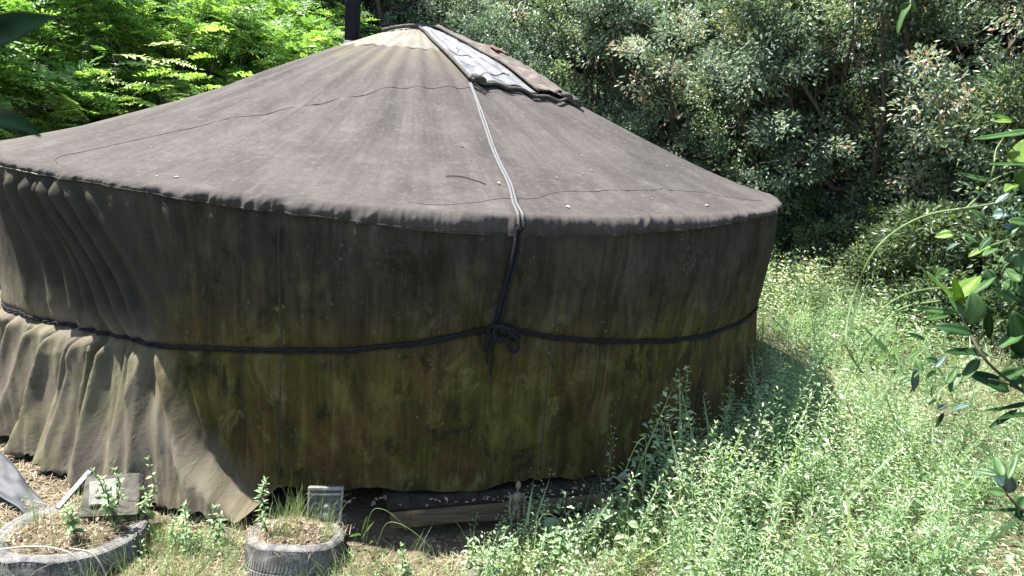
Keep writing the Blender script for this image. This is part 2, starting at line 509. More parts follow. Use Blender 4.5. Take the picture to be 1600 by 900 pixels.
# ------------------------------------------------------------------ the setting: ground
gx = np.concatenate([np.linspace(-45, -6, 40), np.linspace(-5.8, 9, 150), np.linspace(9.4, 45, 50)])
gy = np.concatenate([np.linspace(-14, -5.2, 20), np.linspace(-5, 8, 132), np.linspace(8.4, 55, 60)])
GX, GY = np.meshgrid(gx, gy, indexing='ij')
gv = np.stack([GX, GY, gh(GX, GY)], -1).reshape(-1, 3)
ground = link('ground', np_mesh('ground', gv, grid_faces(len(gx), len(gy)), 4), 'ground_soil')
tag(ground, 'brown soil and dry litter sloping up behind the yurt', 'ground', kind='structure')

# ------------------------------------------------------------------ the yurt
yurt = empty('yurt', (0, 0, 0), 'round canvas yurt with faded brown roof and green stained dark wall', 'yurt')
EZ, AZ = 1.6816, 2.8374

def roofz(r):
    k = r/3
    return EZ+(AZ-EZ)*(1-k)-.0289*np.sin(np.pi*k)+.029*np.sin(2*np.pi*k)-.0021*np.sin(3*np.pi*k)

def wrap(a): return (np.asarray(a, float)+180) % 360-180

HEM = ([-180, -54, -42, -32, -24.6, -17, -10, 0, 10.7, 15.4, 23, 27.4, 41, 55, 180], [1.64, 1.64, 1.66, 1.66, 1.65, 1.635, 1.63, 1.60, 1.585, 1.59, 1.61, 1.62, 1.65, 1.66, 1.64])
BELT = ([-180, -60, -50, -40, -33, -27, -19.5, -12, -6, 0, 3.4, 7, 10.3, 14.4, 20.5, 30, 39, 60, 180], [.80, .71, .73, .78, .81, .83, .88, .93, .96, 1.01, 1.05, 1.085, 1.085, 1.04, 1.0, .95, .92, .88, .80])
RBOT = ([-180, -70, -50, -40, -34, -30, -25, -19, -15.6, -13, 62, 180], [3.10, 3.27, 3.25, 3.20, 3.16, 3.13, 3.11, 3.13, 3.15, 3.15, 3.08, 3.10])
TUCK = ([-180, -70, -45, -25, -12, 0, 25, 45, 62, 90, 180], [3.10, 3.24, 3.10, 2.98, 2.95, 2.93, 2.94, 3.02, 3.08, 3.05, 3.10])
ZBOT = ([-180, -45, -38, -33, -26, -20, -15.6, -14.6, -13, 180], [.06, .06, .05, .055, .055, .05, .040, .07, .165, .165])
ip = lambda tb, a: np.interp(wrap(a), tb[0], tb[1])

def R0(a):
    a = wrap(a)
    return 3.0+.10*sst(-30, -58, a)*(1-sst(-68, -92, a))

fr = np.random.default_rng(7)
UPPER_FOLDS = [(-52, -50, .030, 1.3), (-47.5, -44.5, .045, 1.3), (-43.2, -39.5, .055, 1.0), (-41.6, -36.2, .050, .55), (-40.2, -33.4, .055, .7), (-38.4, -31.4, .055, .75), (-36.3, -28.6, .045, .6), (-34, -25, .026, .8),
               (-28.5, -24, .018, .9), (-24, -20, .016, 1.0), (-19.2, -17.5, .012, 1.5), (-14.5, -14, .010, 1.2), (-4, -3, .006, 1.8), (6, 4, .006, 1.5), (18, 14.5, .009, 1.2), (26, 18, .008, 1.0), (34, 28, .009, 1.0), (41, 34, .010, .9), (47, 42, .010, 1.0), (52, 47, .010, .9)]
LOWER_FOLDS = [(-53, -55, .05, 1.0), (-48, -49, .06, .9), (-43.8, -44.2, .085, .9), (-40.4, -40, .05, .6), (-38.6, -38.8, .06, .7), (-36.6, -35.2, .04, .5), (-34.4, -33.2, .095, .9), (-31.6, -29.4, .03, .5), (-30.3, -26.0, .055, .7), (-27.4, -20.0, .042, .6), (-24, -18, .02, .5), (-22.3, -15.0, .034, .8), (-12, -12.5, .008, .8), (-9.8, -7, .010, .9), (20, 19, .006, 1.8), (36, 33, .008, 1.6)]
PLEATS = [(float(p), fr.uniform(.35, .8), fr.uniform(.010, .026), fr.uniform(.06, .26), fr.uniform(-3, 3)) for p in np.concatenate([np.sort(fr.uniform(-50, -5, 22)), np.sort(fr.uniform(-4, 60, 30))])]

def wall_r(a, z):
    a = wrap(a); zh = ip(HEM, a); zb = ip(BELT, a); z0 = ip(ZBOT, a); r0 = R0(a)
    left = sst(-8, -30, a)
    pinch = .035+.050*left+.045*sst(-26, -42, a)-.095*sst(-45, -60, a)
    u1 = np.clip((zh-z)/(zh-zb), 0, 1); u2 = np.clip((zb-z)/(zb-z0), 0, 1)
    r = r0-pinch*sst(0, .7, u1)+.030*np.sin(np.pi*np.clip(u1, 0, 1))*(1-left)
    a_edge = -25.5+10.6*u2**3.2
    wf = 1-sst(a_edge-.8, a_edge+1.7, a)
    tuck = ip(TUCK, a)
    rb = tuck+(ip(RBOT, a)-tuck)*wf
    r = r+(rb-(r0-pinch))*(u2**1.15)
    rg = lambda f_, dr, sd_: 1-np.abs(2*vnoise((a+dr*u2)*f_, z*.8, sd_)-1)
    lo = sst(-13, -24, a)*sst(0, .09, u2)
    r = r+lo*wf*(.080*(rg(.23, 2., 14)-.55)+.036*(rg(.5, -3., 15)-.5)+.018*(rg(1.2, -4., 16)-.5)+.007*(rg(2.9, -6., 19)-.5))
    ul = sst(-18, -30, a)*sst(0, .15, u1)*(1-sst(0, .02, u2))
    r = r+ul*(.018*(1-np.abs(2*vnoise((a-7*u1)*.6, z*.7, 17)-1)-.5)+.008*(1-np.abs(2*vnoise((a-8*u1)*1.5, z*1.2, 18)-1)-.5))
    r = r-.014*np.exp(-((z-zb)/.022)**2)
    up_ = (z >= zb)
    for a0, a1, am, w_ in UPPER_FOLDS:
        c = a0+(a1-a0)*u1
        d = (a-c)/(w_*(.75+.5*u1))
        prof = np.exp(-np.abs(d)**np.where(d > 0, 2.4, 1.25))-.55*np.exp(-((d-1.35)/.8)**2)
        r = r+np.where(up_, am*1.25*prof*sst(0, .10, u1)*(1-.55*sst(.82, 1, u1)), 0)
    for a0, a1, am, w_ in LOWER_FOLDS:
        c = a0+(a1-a0)*u2
        d = (a-c)/(w_*(.7+.9*u2))
        prof = np.exp(-np.abs(d)**np.where(d > 0, 1.3, 2.2))-.5*np.exp(-((d+1.4)/.9)**2)
        r = r+np.where(~up_, am*1.05*prof*sst(0, .12, u2)*(1-.4*u2), 0)
    for p, w_, am, ln, sl in PLEATS:
        m = np.abs(a-p) < 4
        dz = zh-z
        d = (a-p-sl*dz*2)/(w_*(1+1.5*dz/ln))
        r = r+np.where(m, am*np.exp(-d*d)*np.exp(-(dz/ln)**2)*(.65 if p < -5 else .6), 0)
    r = r+.022*(vnoise(a*.16, z*1.2, 5)-.5)+.010*(vnoise(a*.45+z*2, z*1.8, 6)-.5)+.004*(vnoise(a*1.1-z*5, z*6, 8)-.5)+.002*(vnoise(a*3.5, z*15, 9)-.5)
    r = r+(.03*(vnoise(a*.4, z*3.5, 12)-.5)+.010*(vnoise(a*1.0, z*6, 13)-.5))*left*sst(.4, .9, u2)
    return r

def wall_pt(a, z, off=0.):
    rr = wall_r(a, z)+off; t_ = np.radians(a)
    return np.stack([rr*np.sin(t_), -rr*np.cos(t_), np.asarray(z, float)+0*t_], -1)

def roof_off(a, r):
    a = wrap(a)
    o = .011*(np.cos(np.radians(a)*42)*(.4+vnoise(a*.07, r*.5, 26)))*np.sin(np.pi*np.clip(r/3, 0, 1))
    o = o+.022*(vnoise(a*.12, r*1.4, 21)-.5)*sst(.4, 1.2, r)+.008*(vnoise(a*.5, r*2.2, 22)-.5)*sst(.8, 1.6, r)+.004*(vnoise(a*1.4, r*3, 24)-.5)*sst(1, 2, r)
    lw = sst(-38, -55, a)*sst(-150, -110, a)*sst(.45, .75, r)*sst(2.1, 1.3, r)
    return o+lw*(.05*(vnoise(a*.22+r*1.5, r*.9, 23)-.4)+.02*(vnoise(a*.7, r*1.5, 25)-.5))

def roof_pt(a, r, off=0.):
    a = np.asarray(a, float); r = np.asarray(r, float); t_ = np.radians(a)
    z = roofz(r)+roof_off(a, r)+off-sst(2.7, 3.0, r)*(.0)
    rs = r*(1+(R0(a)/3-1)*sst(1.5, 3, r))
    return np.stack([rs*np.sin(t_)-.07*(1-r/3), -rs*np.cos(t_)+0*r, z], -1)

acol = np.concatenate([np.arange(-78, 76, .16), np.arange(76, 282, 1.6)])
na = len(acol)
# roof cloth with its rounded eave down to the hem
rr_ = np.concatenate([np.linspace(.03, 2.6, 46), np.linspace(2.65, 2.955, 9)])
RA, RR_ = np.meshgrid(acol, rr_, indexing='ij')
Pr = roof_pt(RA, RR_)
UVr = np.stack([np.radians(wrap(RA))*2.2, RR_], -1)
ne = 20
te = np.linspace(0, 1, ne+1)[1:]
EA, TE = np.meshgrid(acol, te, indexing='ij')
pe = roof_pt(EA, np.full_like(EA, 2.955))
re0 = np.hypot(pe[..., 0], pe[..., 1]); ze0 = pe[..., 2]
zh_ = ip(HEM, EA); rh = wall_r(EA, zh_)
rc = R0(EA)+.032; zc = roofz(3.0)+.018
# quadratic curve from roof edge over the corner to the hem, with puckers
br = (1-TE)**2*re0+2*TE*(1-TE)*rc+TE**2*(rh+.006)
bz = (1-TE)**2*ze0+2*TE*(1-TE)*zc+TE**2*(zh_-.004)
rgt = .85+.15*sst(-8, 4, EA)
rdg = lambda f_, sd_: 1-np.abs(2*vnoise(EA*f_+TE*.8, TE*.6, sd_)-1)
pk = 1.5*rgt*(.020*(rdg(.8, 31)-.6)*(.3+vnoise(EA*.15, 0*EA, 36))+.016*(rdg(2.1, 32)-.6)*vnoise(EA*.3, 0*EA, 35)+.006*(rdg(4.6, 33)-.5))+.028*(vnoise(EA*.12, TE*.7, 34)-.5)
big = .035*np.exp(-((EA+23.5)/1.0)**2)+.035*np.exp(-((EA+10.9)/.9)**2)-.03*np.exp(-((EA+12.5)/1.0)**2)+.02*np.exp(-((EA-3.5)/1.2)**2)
amp = sst(.25, .8, TE)
br = br+(pk+big*.8)*amp
te_r = np.radians(EA)
Pe = np.stack([br*np.sin(te_r), -br*np.cos(te_r), bz+.4*pk*np.sin(np.pi*TE)], -1)
UVe = np.stack([np.radians(wrap(EA))*2.2, 2.955+TE*.14], -1)
Pall = np.concatenate([Pr, Pe], 1); UVall = np.concatenate([UVr, UVe], 1)
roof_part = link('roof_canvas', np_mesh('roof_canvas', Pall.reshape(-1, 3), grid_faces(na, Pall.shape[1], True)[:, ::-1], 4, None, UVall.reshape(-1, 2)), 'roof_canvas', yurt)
# wall cloth
nz = 125
tz = np.linspace(0, 1, nz)
WA, TZ = np.meshgrid(acol, tz, indexing='ij')
zt = ip(HEM, WA)+.012; zl = ip(ZBOT, WA)
lz = .022*(vnoise(WA*.3, 0*WA, 41)-.5)+.02*(vnoise(WA*1.1, 0*WA, 42)-.5)+.06*(vnoise(WA*.25, 0*WA, 44)-.45)+.03*(vnoise(WA*2.4, 0*WA, 45)-.5)*sst(-17, -24, WA)
WZ = zt+(zl+lz-zt)*TZ
Pw = wall_pt(WA, WZ)
UVw = np.stack([np.radians(wrap(WA))*3.0, WZ], -1)
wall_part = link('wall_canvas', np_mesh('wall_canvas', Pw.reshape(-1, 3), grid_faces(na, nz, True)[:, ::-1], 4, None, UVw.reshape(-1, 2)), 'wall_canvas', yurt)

# seams
def wall_line(az, off=.004, n=60):
    az = np.array(az, float)
    t_ = np.linspace(0, 1, n); s_ = np.linspace(0, 1, len(az))
    return wall_pt(np.interp(t_, s_, az[:, 0]), np.interp(t_, s_, az[:, 1]), off)
def roof_line(ar, off=.004, n=80):
    ar = np.array(ar, float)
    p3 = smooth_path(np.concatenate([ar, np.zeros((len(ar), 1))], 1), n)
    return roof_pt(p3[:, 0], p3[:, 1], off)
ha = np.arange(-78, 76, .4)
iR = np.searchsorted(acol, ha)
hp = Pe[iR.clip(0, na-1), -2]+np.stack([np.sin(np.radians(ha)), -np.cos(np.radians(ha)), 0*ha], -1)*.003
tubes('hem_seam', [(hp[:96], .0035)], 'seam_pale', roof_part, 6)
tubes('hem_seam', [(hp[95:], .0022)], 'seam_thread', roof_part, 6)
tubes('roof_seam', [(roof_line([(-41.8, 2.90), (-44, 2.84), (-43.4, 2.69), (-38, 2.22), (-26.4, 1.83), (-9.1, 1.45), (-2.5, 1.38), (8, 1.33), (16, 1.31), (30, 1.33), (44, 1.36), (56, 1.40)], .0005), .0026)], 'seam_thread', roof_part, 6)
tubes('roof_seam', [(roof_line([(-1, 2.9), (2.8, 2.90), (8.4, 2.81), (12.1, 2.78), (16.1, 2.68), (23.9, 2.65), (36.2, 2.64), (45.8, 2.72), (54, 2.86), (56.3, 2.90)], .0), .0022)], 'seam_thread', roof_part, 6)
for az in ([(-12.4, 1.62), (-12.5, 1.2), (-12.5, .93), (-12.9, .41), (-12.9, .18)], [(-43, 1.64), (-42.8, 1.2), (-42, .85)], [(14.0, 1.58), (14.3, 1.15), (14.3, .8), (14.6, .25)], [(39, 1.63), (38.6, 1.2), (38.2, .9), (38, .4)]):
    tubes('wall_seam', [(wall_line(az, -.001), .0045)], 'seam_thread', wall_part, 6)

# rope round the waist: three strands laid round each other
ba = np.concatenate([np.arange(-80, 80, .16), np.arange(80, 281, 1.)]); ba = np.append(ba, ba[0]+360)
ph_ = np.radians(ba)*3.0/.012
for k in range(3):
    tw_ = np.where(np.abs(wrap(ba)) < 80, 1., 0.)
    q_ = ph_/3+k*2.094
    wob = .008*(vnoise(ba*.3, ba*0+3, 51)-.5)
    bz_ = ip(BELT, ba)+wob+np.where(tw_ > 0, .0085*np.sin(q_), (k-1)*.008)
    tubes('waist_rope', [(wall_pt(ba, ip(BELT, ba), 0.)*0+wall_pt(ba, bz_, .012+tw_*.004*np.cos(q_)), .0068)], 'cord_black', yurt, 6)
# straps from the crown down to the knot
for k, da in ((0, -.22), (1, .22)):
    ar = [(16.2, 1.28), (14.9, 1.5), (13.8, 1.7), (12.6, 1.95), (11.6, 2.17), (11.0, 2.4), (10.55, 2.63), (10.0, 2.78), (9.6, 2.88)]
    rp = roof_line([(a_+da*2.9/r_*.75*(1 if r_ > 1.5 else .5), r_) for a_, r_ in ar], .012, 60)
    ia = int(np.argmin(abs(acol-(9.4+da))))
    ed = Pe[ia][3:18:3]+np.array([math.sin(R(9.3)), -math.cos(R(9.3)), .6])*.012
    wp = wall_pt(np.array([9.2, 9.15, 9.0, 8.7, 8.4, 8.15, 8.0])+da*.9, np.array([1.60, 1.55, 1.48, 1.37, 1.25, 1.15, 1.10]), .020)
    tubes('roof_strap', [(np.concatenate([rp, ed]), .0088)], 'strap_sunlit', yurt, 7)
    tubes('wall_strap', [(smooth_path(np.concatenate([ed[-1:], wp]), 40), .0095)], 'cord_black', yurt, 7)  # same straps drawn black, the wall's shade put into the colour
# knot, loops and hanging ends
kp = lambda a_, z_, o_: wall_pt(np.array([a_]), np.array([z_]), o_)[0]
kn = []
kn.append((smooth_path([kp(7.2, 1.085, .02), kp(7.6, 1.125, .045), kp(8.4, 1.12, .055), kp(8.9, 1.08, .05), kp(8.3, 1.055, .05), kp(7.5, 1.07, .045), kp(7.3, 1.105, .04)], 50), .0105))
kn.append((smooth_path([kp(8.2, 1.13, .04), kp(8.9, 1.115, .065), kp(9.3, 1.075, .06), kp(8.8, 1.045, .045), kp(8.1, 1.05, .055), kp(7.7, 1.09, .065), kp(8.0, 1.12, .05)], 50), .0105))
knot = tubes('knot', kn, 'cord_black', yurt, 8)
tubes('bow_loop', [(smooth_path([kp(8.4, 1.09, .05), kp(9.2, 1.095, .06), kp(10.0, 1.06, .055), kp(10.4, 1.01, .045), kp(10.1, .98, .04), kp(9.6, .995, .04), kp(9.2, 1.04, .05), kp(8.6, 1.07, .055)], 60), .0095)], 'cord_black', knot, 8)
tubes('bow_loop', [(smooth_path([kp(8.2, 1.10, .05), kp(9.0, 1.12, .06), kp(9.9, 1.09, .05), kp(10.5, 1.06, .03), kp(10.0, 1.04, .03), kp(9.0, 1.06, .05)], 50), .0085)], 'cord_black', knot, 8)
tubes('bow_loop', [(smooth_path([kp(7.9, 1.08, .05), kp(7.2, 1.05, .045), kp(7.0, 1.0, .035), kp(7.3, .985, .03), kp(7.7, 1.03, .045), kp(8.0, 1.07, .05)], 40), .0075)], 'cord_black', knot, 8)
tubes('rope_end', [(smooth_path([kp(8.0, 1.06, .05), kp(7.9, 1.0, .035), kp(8.0, .93, .022), kp(7.95, .85, .02)], 30), np.linspace(.009, .0075, 30))], 'cord_black', knot, 7)
tubes('rope_end', [(smooth_path([kp(7.7, 1.06, .05), kp(7.55, 1.0, .03), kp(7.45, .95, .02), kp(7.5, .91, .018)], 30), np.linspace(.0075, .006, 30))], 'cord_black', knot, 7)

# crown: pale cloth over the ring, skylight sheet, folded-back flap
def roof_xy(x, y, off):
    a_ = np.degrees(np.arctan2(x, -y)); r_ = np.hypot(x, y)
    p_ = roof_pt(a_, r_, off)
    p_[..., 0] = x-.07*(1-r_/3); p_[..., 1] = y
    return p_
def solid(o, th):
    md = o.modifiers.new('thickness', 'SOLIDIFY'); md.thickness = th; md.offset = 1
    return o
ca = np.linspace(-290, 19, 150); cr = np.linspace(.0, 1, 26)
CA, CR = np.meshgrid(ca, cr, indexing='ij')
edge = .66+.05*(vnoise(CA*.06, 0*CA, 61)-.5)+.02*(vnoise(CA*.3, 0*CA, 62)-.5)+.10*sst(-30, -70, CA)*sst(-120, -80, CA)
rad_c = .02+CR*(edge-.02)
Pc = roof_pt(CA, rad_c, .011+.008*(vnoise(CA*.15, CR*3, 63)-.5)-.010*sst(.9, 1, CR))
Pc[..., 2] += .004*np.cos(np.radians(CA)*11)*sst(.1, .5, CR)
solid(link('crown_cover', np_mesh('crown_cover', Pc.reshape(-1, 3), grid_faces(150, 26), 4), 'crown_cloth', yurt), .004)
def patch(name, L0, L1, n, m, off, mat, th=.006, wr=.0):
    """cloth between two xy polylines"""
    L0 = smooth_path(np.c_[np.array(L0), np.zeros(len(L0))], n); L1 = smooth_path(np.c_[np.array(L1), np.zeros(len(L1))], n)
    t_ = np.linspace(0, 1, m)[None, :, None]
    P = L0[:, None]*(1-t_)+L1[:, None]*t_
    u_ = np.linspace(0, 1, n)[:, None]+0*t_[..., 0]; v_ = t_[..., 0]+0*u_
    oo = off(u_, v_) if callable(off) else off
    oo = oo+wr*(vnoise(u_*9+v_*3, v_*7, 71)-.5)+wr*.6*(vnoise(u_*21, v_*16, 72)-.5)
    Q = roof_xy(P[..., 0], P[..., 1], oo)
    o_ = link(name, np_mesh(name, Q.reshape(-1, 3), grid_faces(n, m), 4), mat, yurt)
    return solid(o_, th)
SL = [(.0, -.17), (.12, -.50), (.24, -.85), (.365, -1.20)]
SR = [(.13, -.15), (.42, -.36), (.63, -.64), (.88, -1.0)]
patch('skylight', SL, SR, 40, 24, lambda u_, v_: .026+.012*np.sin(np.pi*v_), 'skylight_sheet', .004, .012)
FR_ = [(.16, .02), (.62, -.02), (1.0, -.36), (1.24, -.74)]
patch('cover_flap', [(.13, -.15), (.41, -.37), (.62, -.65), (.88, -1.02)], FR_, 44, 26, lambda u_, v_: .045+.035*np.sin(np.pi*v_)*np.sin(np.pi*np.clip(u_, .1, .9)), 'flap_cloth', .008, .03)
patch('cloth_patch', [(.52, -.30), (.62, -.40)], [(.64, -.20), (.74, -.30)], 6, 6, .100, 'patch_brown', .004, .0)
xl = lambda L, off, n=40: roof_xy(*smooth_path(np.c_[np.array(L), np.zeros(len(L))], n)[:, :2].T, off)
tubes('binding', [(xl(SL, .032), .013)], 'binding', yurt, 8)
tubes('binding', [(xl([(.365, -1.20), (.58, -1.13), (.82, -1.06), (1.02, -.98), (1.26, -.78)], .030), np.linspace(.015, .011, 40))], 'binding', yurt, 8)
tubes('binding', [(xl([(.13, -.15), (.41, -.37), (.62, -.65), (.88, -1.02)], .056), .009)], 'binding', yurt, 8)
tubes('binding', [(xl([(-.30, -.10), (-.15, -.16), (.0, -.17), (.10, -.15), (.2, -.05)], .035), .016)], 'binding', yurt, 8)
for cx, cy, s_ in ((.42, -1.17, .05), (1.12, -.88, .045), (1.20, -.80, .04)):
    q = xl([(cx-s_, cy), (cx-.2*s_, cy-.3*s_), (cx+.5*s_, cy+.1*s_), (cx+s_, cy+.6*s_)], .05, 16)
    tubes('cloth_bunch', [(q, .022*np.sin(np.linspace(.3, 2.9, 16))+.006)], 'binding', yurt, 8)
tubes('tie_end', [(xl([(.36, -1.21), (.40, -1.30), (.46, -1.34)], .012, 14), .006)], 'cord_black', yurt, 6)
tubes('tie_end', [(xl([(.37, -1.20), (.44, -1.26), (.48, -1.28)], .014, 14), .005)], 'cord_black', yurt, 6)

# tears and creases in the skylight sheet
for L_, r_ in (([(.40, -1.13), (.45, -1.05), (.50, -1.0), (.58, -.95), (.64, -.86), (.68, -.80)], .008), ([(.22, -.72), (.32, -.75), (.40, -.71), (.52, -.68)], .004), ([(.28, -.60), (.30, -.65), (.29, -.70)], .004), ([(.30, -.92), (.36, -.90), (.42, -.93)], .003), ([(.52, -1.06), (.60, -1.04), (.70, -1.06)], .003)):
    q = xl(L_, .034+.008, 30); q[:, :2] += .006*np.stack([vnoise(np.arange(30)*.7, np.zeros(30)+r_*999, 5)-.5, vnoise(np.arange(30)*.7, np.zeros(30)+r_*777, 6)-.5], -1)
    tubes('tear', [(q, r_*np.interp(np.arange(30), [0, 8, 22, 29], [.9, 1, .8, .4]))], 'binding', yurt, 6, .5)

# stove pipe
def lathe(name, prof, loc, mat, parent=None, seg=28):
    prof = np.array(prof, float); th = np.linspace(0, 2*np.pi, seg, endpoint=False)
    V = np.stack([prof[None, :, 0]*np.cos(th)[:, None], prof[None, :, 0]*np.sin(th)[:, None], prof[None, :, 1]+0*th[:, None]], -1)
    o_ = link(name, np_mesh(name, V.reshape(-1, 3), grid_faces(seg, len(prof), True), 4), mat, parent)
    o_.location = loc
    return o_
px, py = -.635, .17
pipe = lathe('stove_pipe', [(.0, -.3), (.0655, -.3), (.0655, .42), (.0685, .425), (.0685, .47), (.0655, .475), (.0655, 1.55), (.0, 1.56)], (px, py, 2.55), 'pipe_paint', yurt)
lathe('pipe_collar', [(.067, .05), (.075, .03), (.082, -.01), (.16, -.05), (.24, -.14)], (0, 0, .07), 'flashing', pipe)
lathe('pipe_cap', [(.0, .14), (.02, .135), (.15, .03), (.15, .02), (.0, .03)], (0, 0, 1.61), 'pipe_paint', pipe)
for k in range(3):
    an = k*2.094+.4
    tubes('cap_bracket', [([(.06*math.cos(an), .06*math.sin(an), 1.47), (.08*math.cos(an), .08*math.sin(an), 1.65)], .006)], 'pipe_paint', pipe, 6)

# floor deck under the wall: rim boards round an octagon and the deck boards
def box_mesh(name, sx, sy, sz, bev=.004, jit=0., seed=0):
    bm = bmesh.new(); bmesh.ops.create_cube(bm, size=1)
    for v in bm.verts:
        v.co = Vector((v.co.x*sx, v.co.y*sy, v.co.z*sz))
    if bev:
        bmesh.ops.bevel(bm, geom=bm.edges[:], offset=bev, segments=1, affect='EDGES')
    if jit:
        g_ = random.Random(seed)
        for v in bm.verts:
            v.co += Vector((g_.uniform(-jit, jit), g_.uniform(-jit, jit), g_.uniform(-jit, jit)))
    me = bpy.data.meshes.new(name); bm.to_mesh(me); bm.free()
    return me
AP = 3.035
rim = box_mesh('rim_board', 1.75, .035, .085, .006, .003, 1)
for k in (0, 1):
    an = R(8.7+45*k)
    o_ = link('rim_board', rim, 'deck_wood', yurt, False)
    sft = .34 if k == 0 else .33
    o_.location = (AP*math.sin(an)+sft*math.cos(an), -AP*math.cos(an)+sft*math.sin(an), .095); o_.rotation_euler = (0, R(-.6), an)
an = R(8.7)
dirx = Vector((math.cos(an), math.sin(an), 0)); diry = Vector((math.sin(an), -math.cos(an), 0))
dk = box_mesh('deck_board', .120, .22, .022, .002, .002, 2)
for k in range(6, 21):
    o_ = link('deck_board', dk, 'deck_top', yurt, False)
    o_.location = dirx*(-1.22+k*.122)+diry*(AP-.13)+Vector((0, 0, .135+.003*math.sin(k*2.3))); o_.rotation_euler = (0, 0, an)
o_ = link('sill_board', box_mesh('sill_board', .62, .02, .035, .003, .002, 3), 'deck_wood', yurt, False)
o_.location = dirx*(-.12)+diry*(AP+.03)+Vector((0, 0, .085)); o_.rotation_euler = (0, R(4), an)

# ------------------------------------------------------------------ trees
def limb_path(p0, p1, g, n=9, sag=.12):
    p0 = np.array(p0, float); p1 = np.array(p1, float)
    L = np.linalg.norm(p1-p0); t_ = np.linspace(0, 1, n)[:, None]
    P = p0+(p1-p0)*t_
    P += np.sin(np.pi*t_)*g.normal(size=3)*L*sag
    P[1:-1] += g.normal(size=(n-2, 3))*L*.018
    return P

def wood(lobes, h, r, g, fork=.35, sub=3):
    """trunk with limbs to the lobes and twigs: triangle arrays"""
    s = Soup()
    fk = np.array([g.normal()*.15, g.normal()*.15, h*fork])
    tp = limb_path((0, 0, -.3), fk, g, 10, .05)
    V, F = tube_arrays(tp, np.linspace(r*1.25, r*.8, 10), 10); s.add(V, F, np.zeros(len(V)))
    for c, rad in lobes:
        lp = limb_path(fk+g.normal(size=3)*r*.3, c, g, 9, .12)
        V, F = tube_arrays(lp, np.linspace(r*.5, r*.10, 9), 7); s.add(V, F, np.zeros(len(V)))
        for _ in range(sub):
            q = c+unit(g.normal(size=3))*rad*.95
            sp = limb_path(lp[g.integers(4, 9)], q, g, 6, .1)
            V, F = tube_arrays(sp, np.linspace(r*.13, r*.03, 6), 5); s.add(V, F, np.zeros(len(V)))
    return s.mesh('trunk')

def make_lobes(n, cz, rx, rz, g, lr=(.55, .95), low=-.75):
    out = []
    while len(out) < n:
        d = unit(g.normal(size=3))
        if d[2] < low: continue
        k = g.uniform(.5, .82)
        out.append((np.array([d[0]*rx*k, d[1]*rx*k, cz+d[2]*rz*k]), g.uniform(*lr)))
    return out

def broad_crown(lobes, g, clumps=32, per=80, L=(.045, .07), ratio=.42, crad=(.14, .30), up_bias=.5):
    s = Soup()
    for c, rad in lobes:
        d = unit(g.normal(size=(clumps, 3))+np.array([0, 0, .25]))
        cc = c+d*rad*g.uniform(.45, 1.05, (clumps, 1))*np.array([1, 1, .85])
        cr_ = g.uniform(*crad, clumps)
        tone = g.normal(0, .20, clumps)+g.normal(0, .10)
        n = clumps*per; idx = np.repeat(np.arange(clumps), per)
        o = unit(g.normal(size=(n, 3)))*g.random((n, 1))**.45
        P = cc[idx]+o*cr_[idx][:, None]*np.array([1, 1, .75])
        Dr = unit(o+d[idx]*.6+g.normal(size=(n, 3))*.6)
        Nn = g.normal(size=(n, 3))*.7+np.array([0, 0, up_bias])+d[idx]*.4
        V, F, rr = leaves(P, Dr, Nn, g.uniform(*L, n), g.uniform(*L, n)*ratio, .2, False, np.clip(g.beta(2.2, 2.8, n)+tone[idx], 0, 1))
        s.add(V, F, rr)
    return s.mesh('crown')

def fronds(P, Dr, L, g, pairs=8, lw=.42, rnd=None, droop=.35):
    """pinnate leaves: leaflets in pairs along an arching rachis"""
    n = len(P); s = Soup(); Dr = unit(Dr); L = np.broadcast_to(L, n)
    S = unit(np.cross(Dr, np.array([0, 0, 1.])+g.normal(size=(n, 3))*.25)); U = np.cross(S, Dr)
    if rnd is None: rnd = g.beta(2.4, 2.4, n)
    def at(t_):
        p = P+Dr*(L*t_)[:, None]; p[:, 2] -= droop*L*t_*t_
        return p
    for k in range(pairs+1):
        t_ = .16+.84*k/pairs
        w = L*.24*(1-.45*abs(t_-.5)*1.6)
        for sd_ in (-1, 1):
            if k == pairs and sd_ == 1: continue
            dd = S*sd_+Dr*.35 if k < pairs else Dr
            dd = dd+np.array([0, 0, -.22])+g.normal(size=(n, 3))*.14
            V, F, r_ = leaves(at(t_), dd, U+g.normal(size=(n, 3))*.25, w, w*lw, .12, False, np.clip(rnd+g.normal(0, .07, n), 0, 1))
            s.add(V, F, r_)
    a, b, c_ = at(0.), at(.5), at(1.)
    ww = (S*(L*.008)[:, None])
    V = np.stack([a-ww, a+ww, b-ww, b+ww, c_], 1).reshape(-1, 3)
    f = np.array([[0, 1, 3], [0, 3, 2], [2, 3, 4]])
    s.add(V, (f[None]+(np.arange(n)*5)[:, None, None]).reshape(-1, 3), np.repeat(rnd, 5))
    return s.arrays()

def locust_crown(lobes, g, shoots=16, per=8, L=(.20, .32)):
    s = Soup()
    for c, rad in lobes:
        d = unit(g.normal(size=(shoots, 3))+np.array([0, 0, .35]))
        cc = c+d*rad*g.uniform(.4, 1.05, (shoots, 1))
        tone = g.normal(0, .15, shoots)
        n = shoots*per; idx = np.repeat(np.arange(shoots), per)
        ang = g.uniform(0, 2*np.pi, n)
        out = np.stack([np.cos(ang), np.sin(ang), g.uniform(-.15, .75, n)], -1)+d[idx]*.7
        P = cc[idx]+d[idx]*g.uniform(-.25, .12, (n, 1))
        V, F, r_ = fronds(P, out, g.uniform(*L, n), g, 7, .42, np.clip(g.beta(2.4, 2.4, n)+tone[idx], 0, 1))
        s.add(V, F, r_)
    return s.mesh('crown')

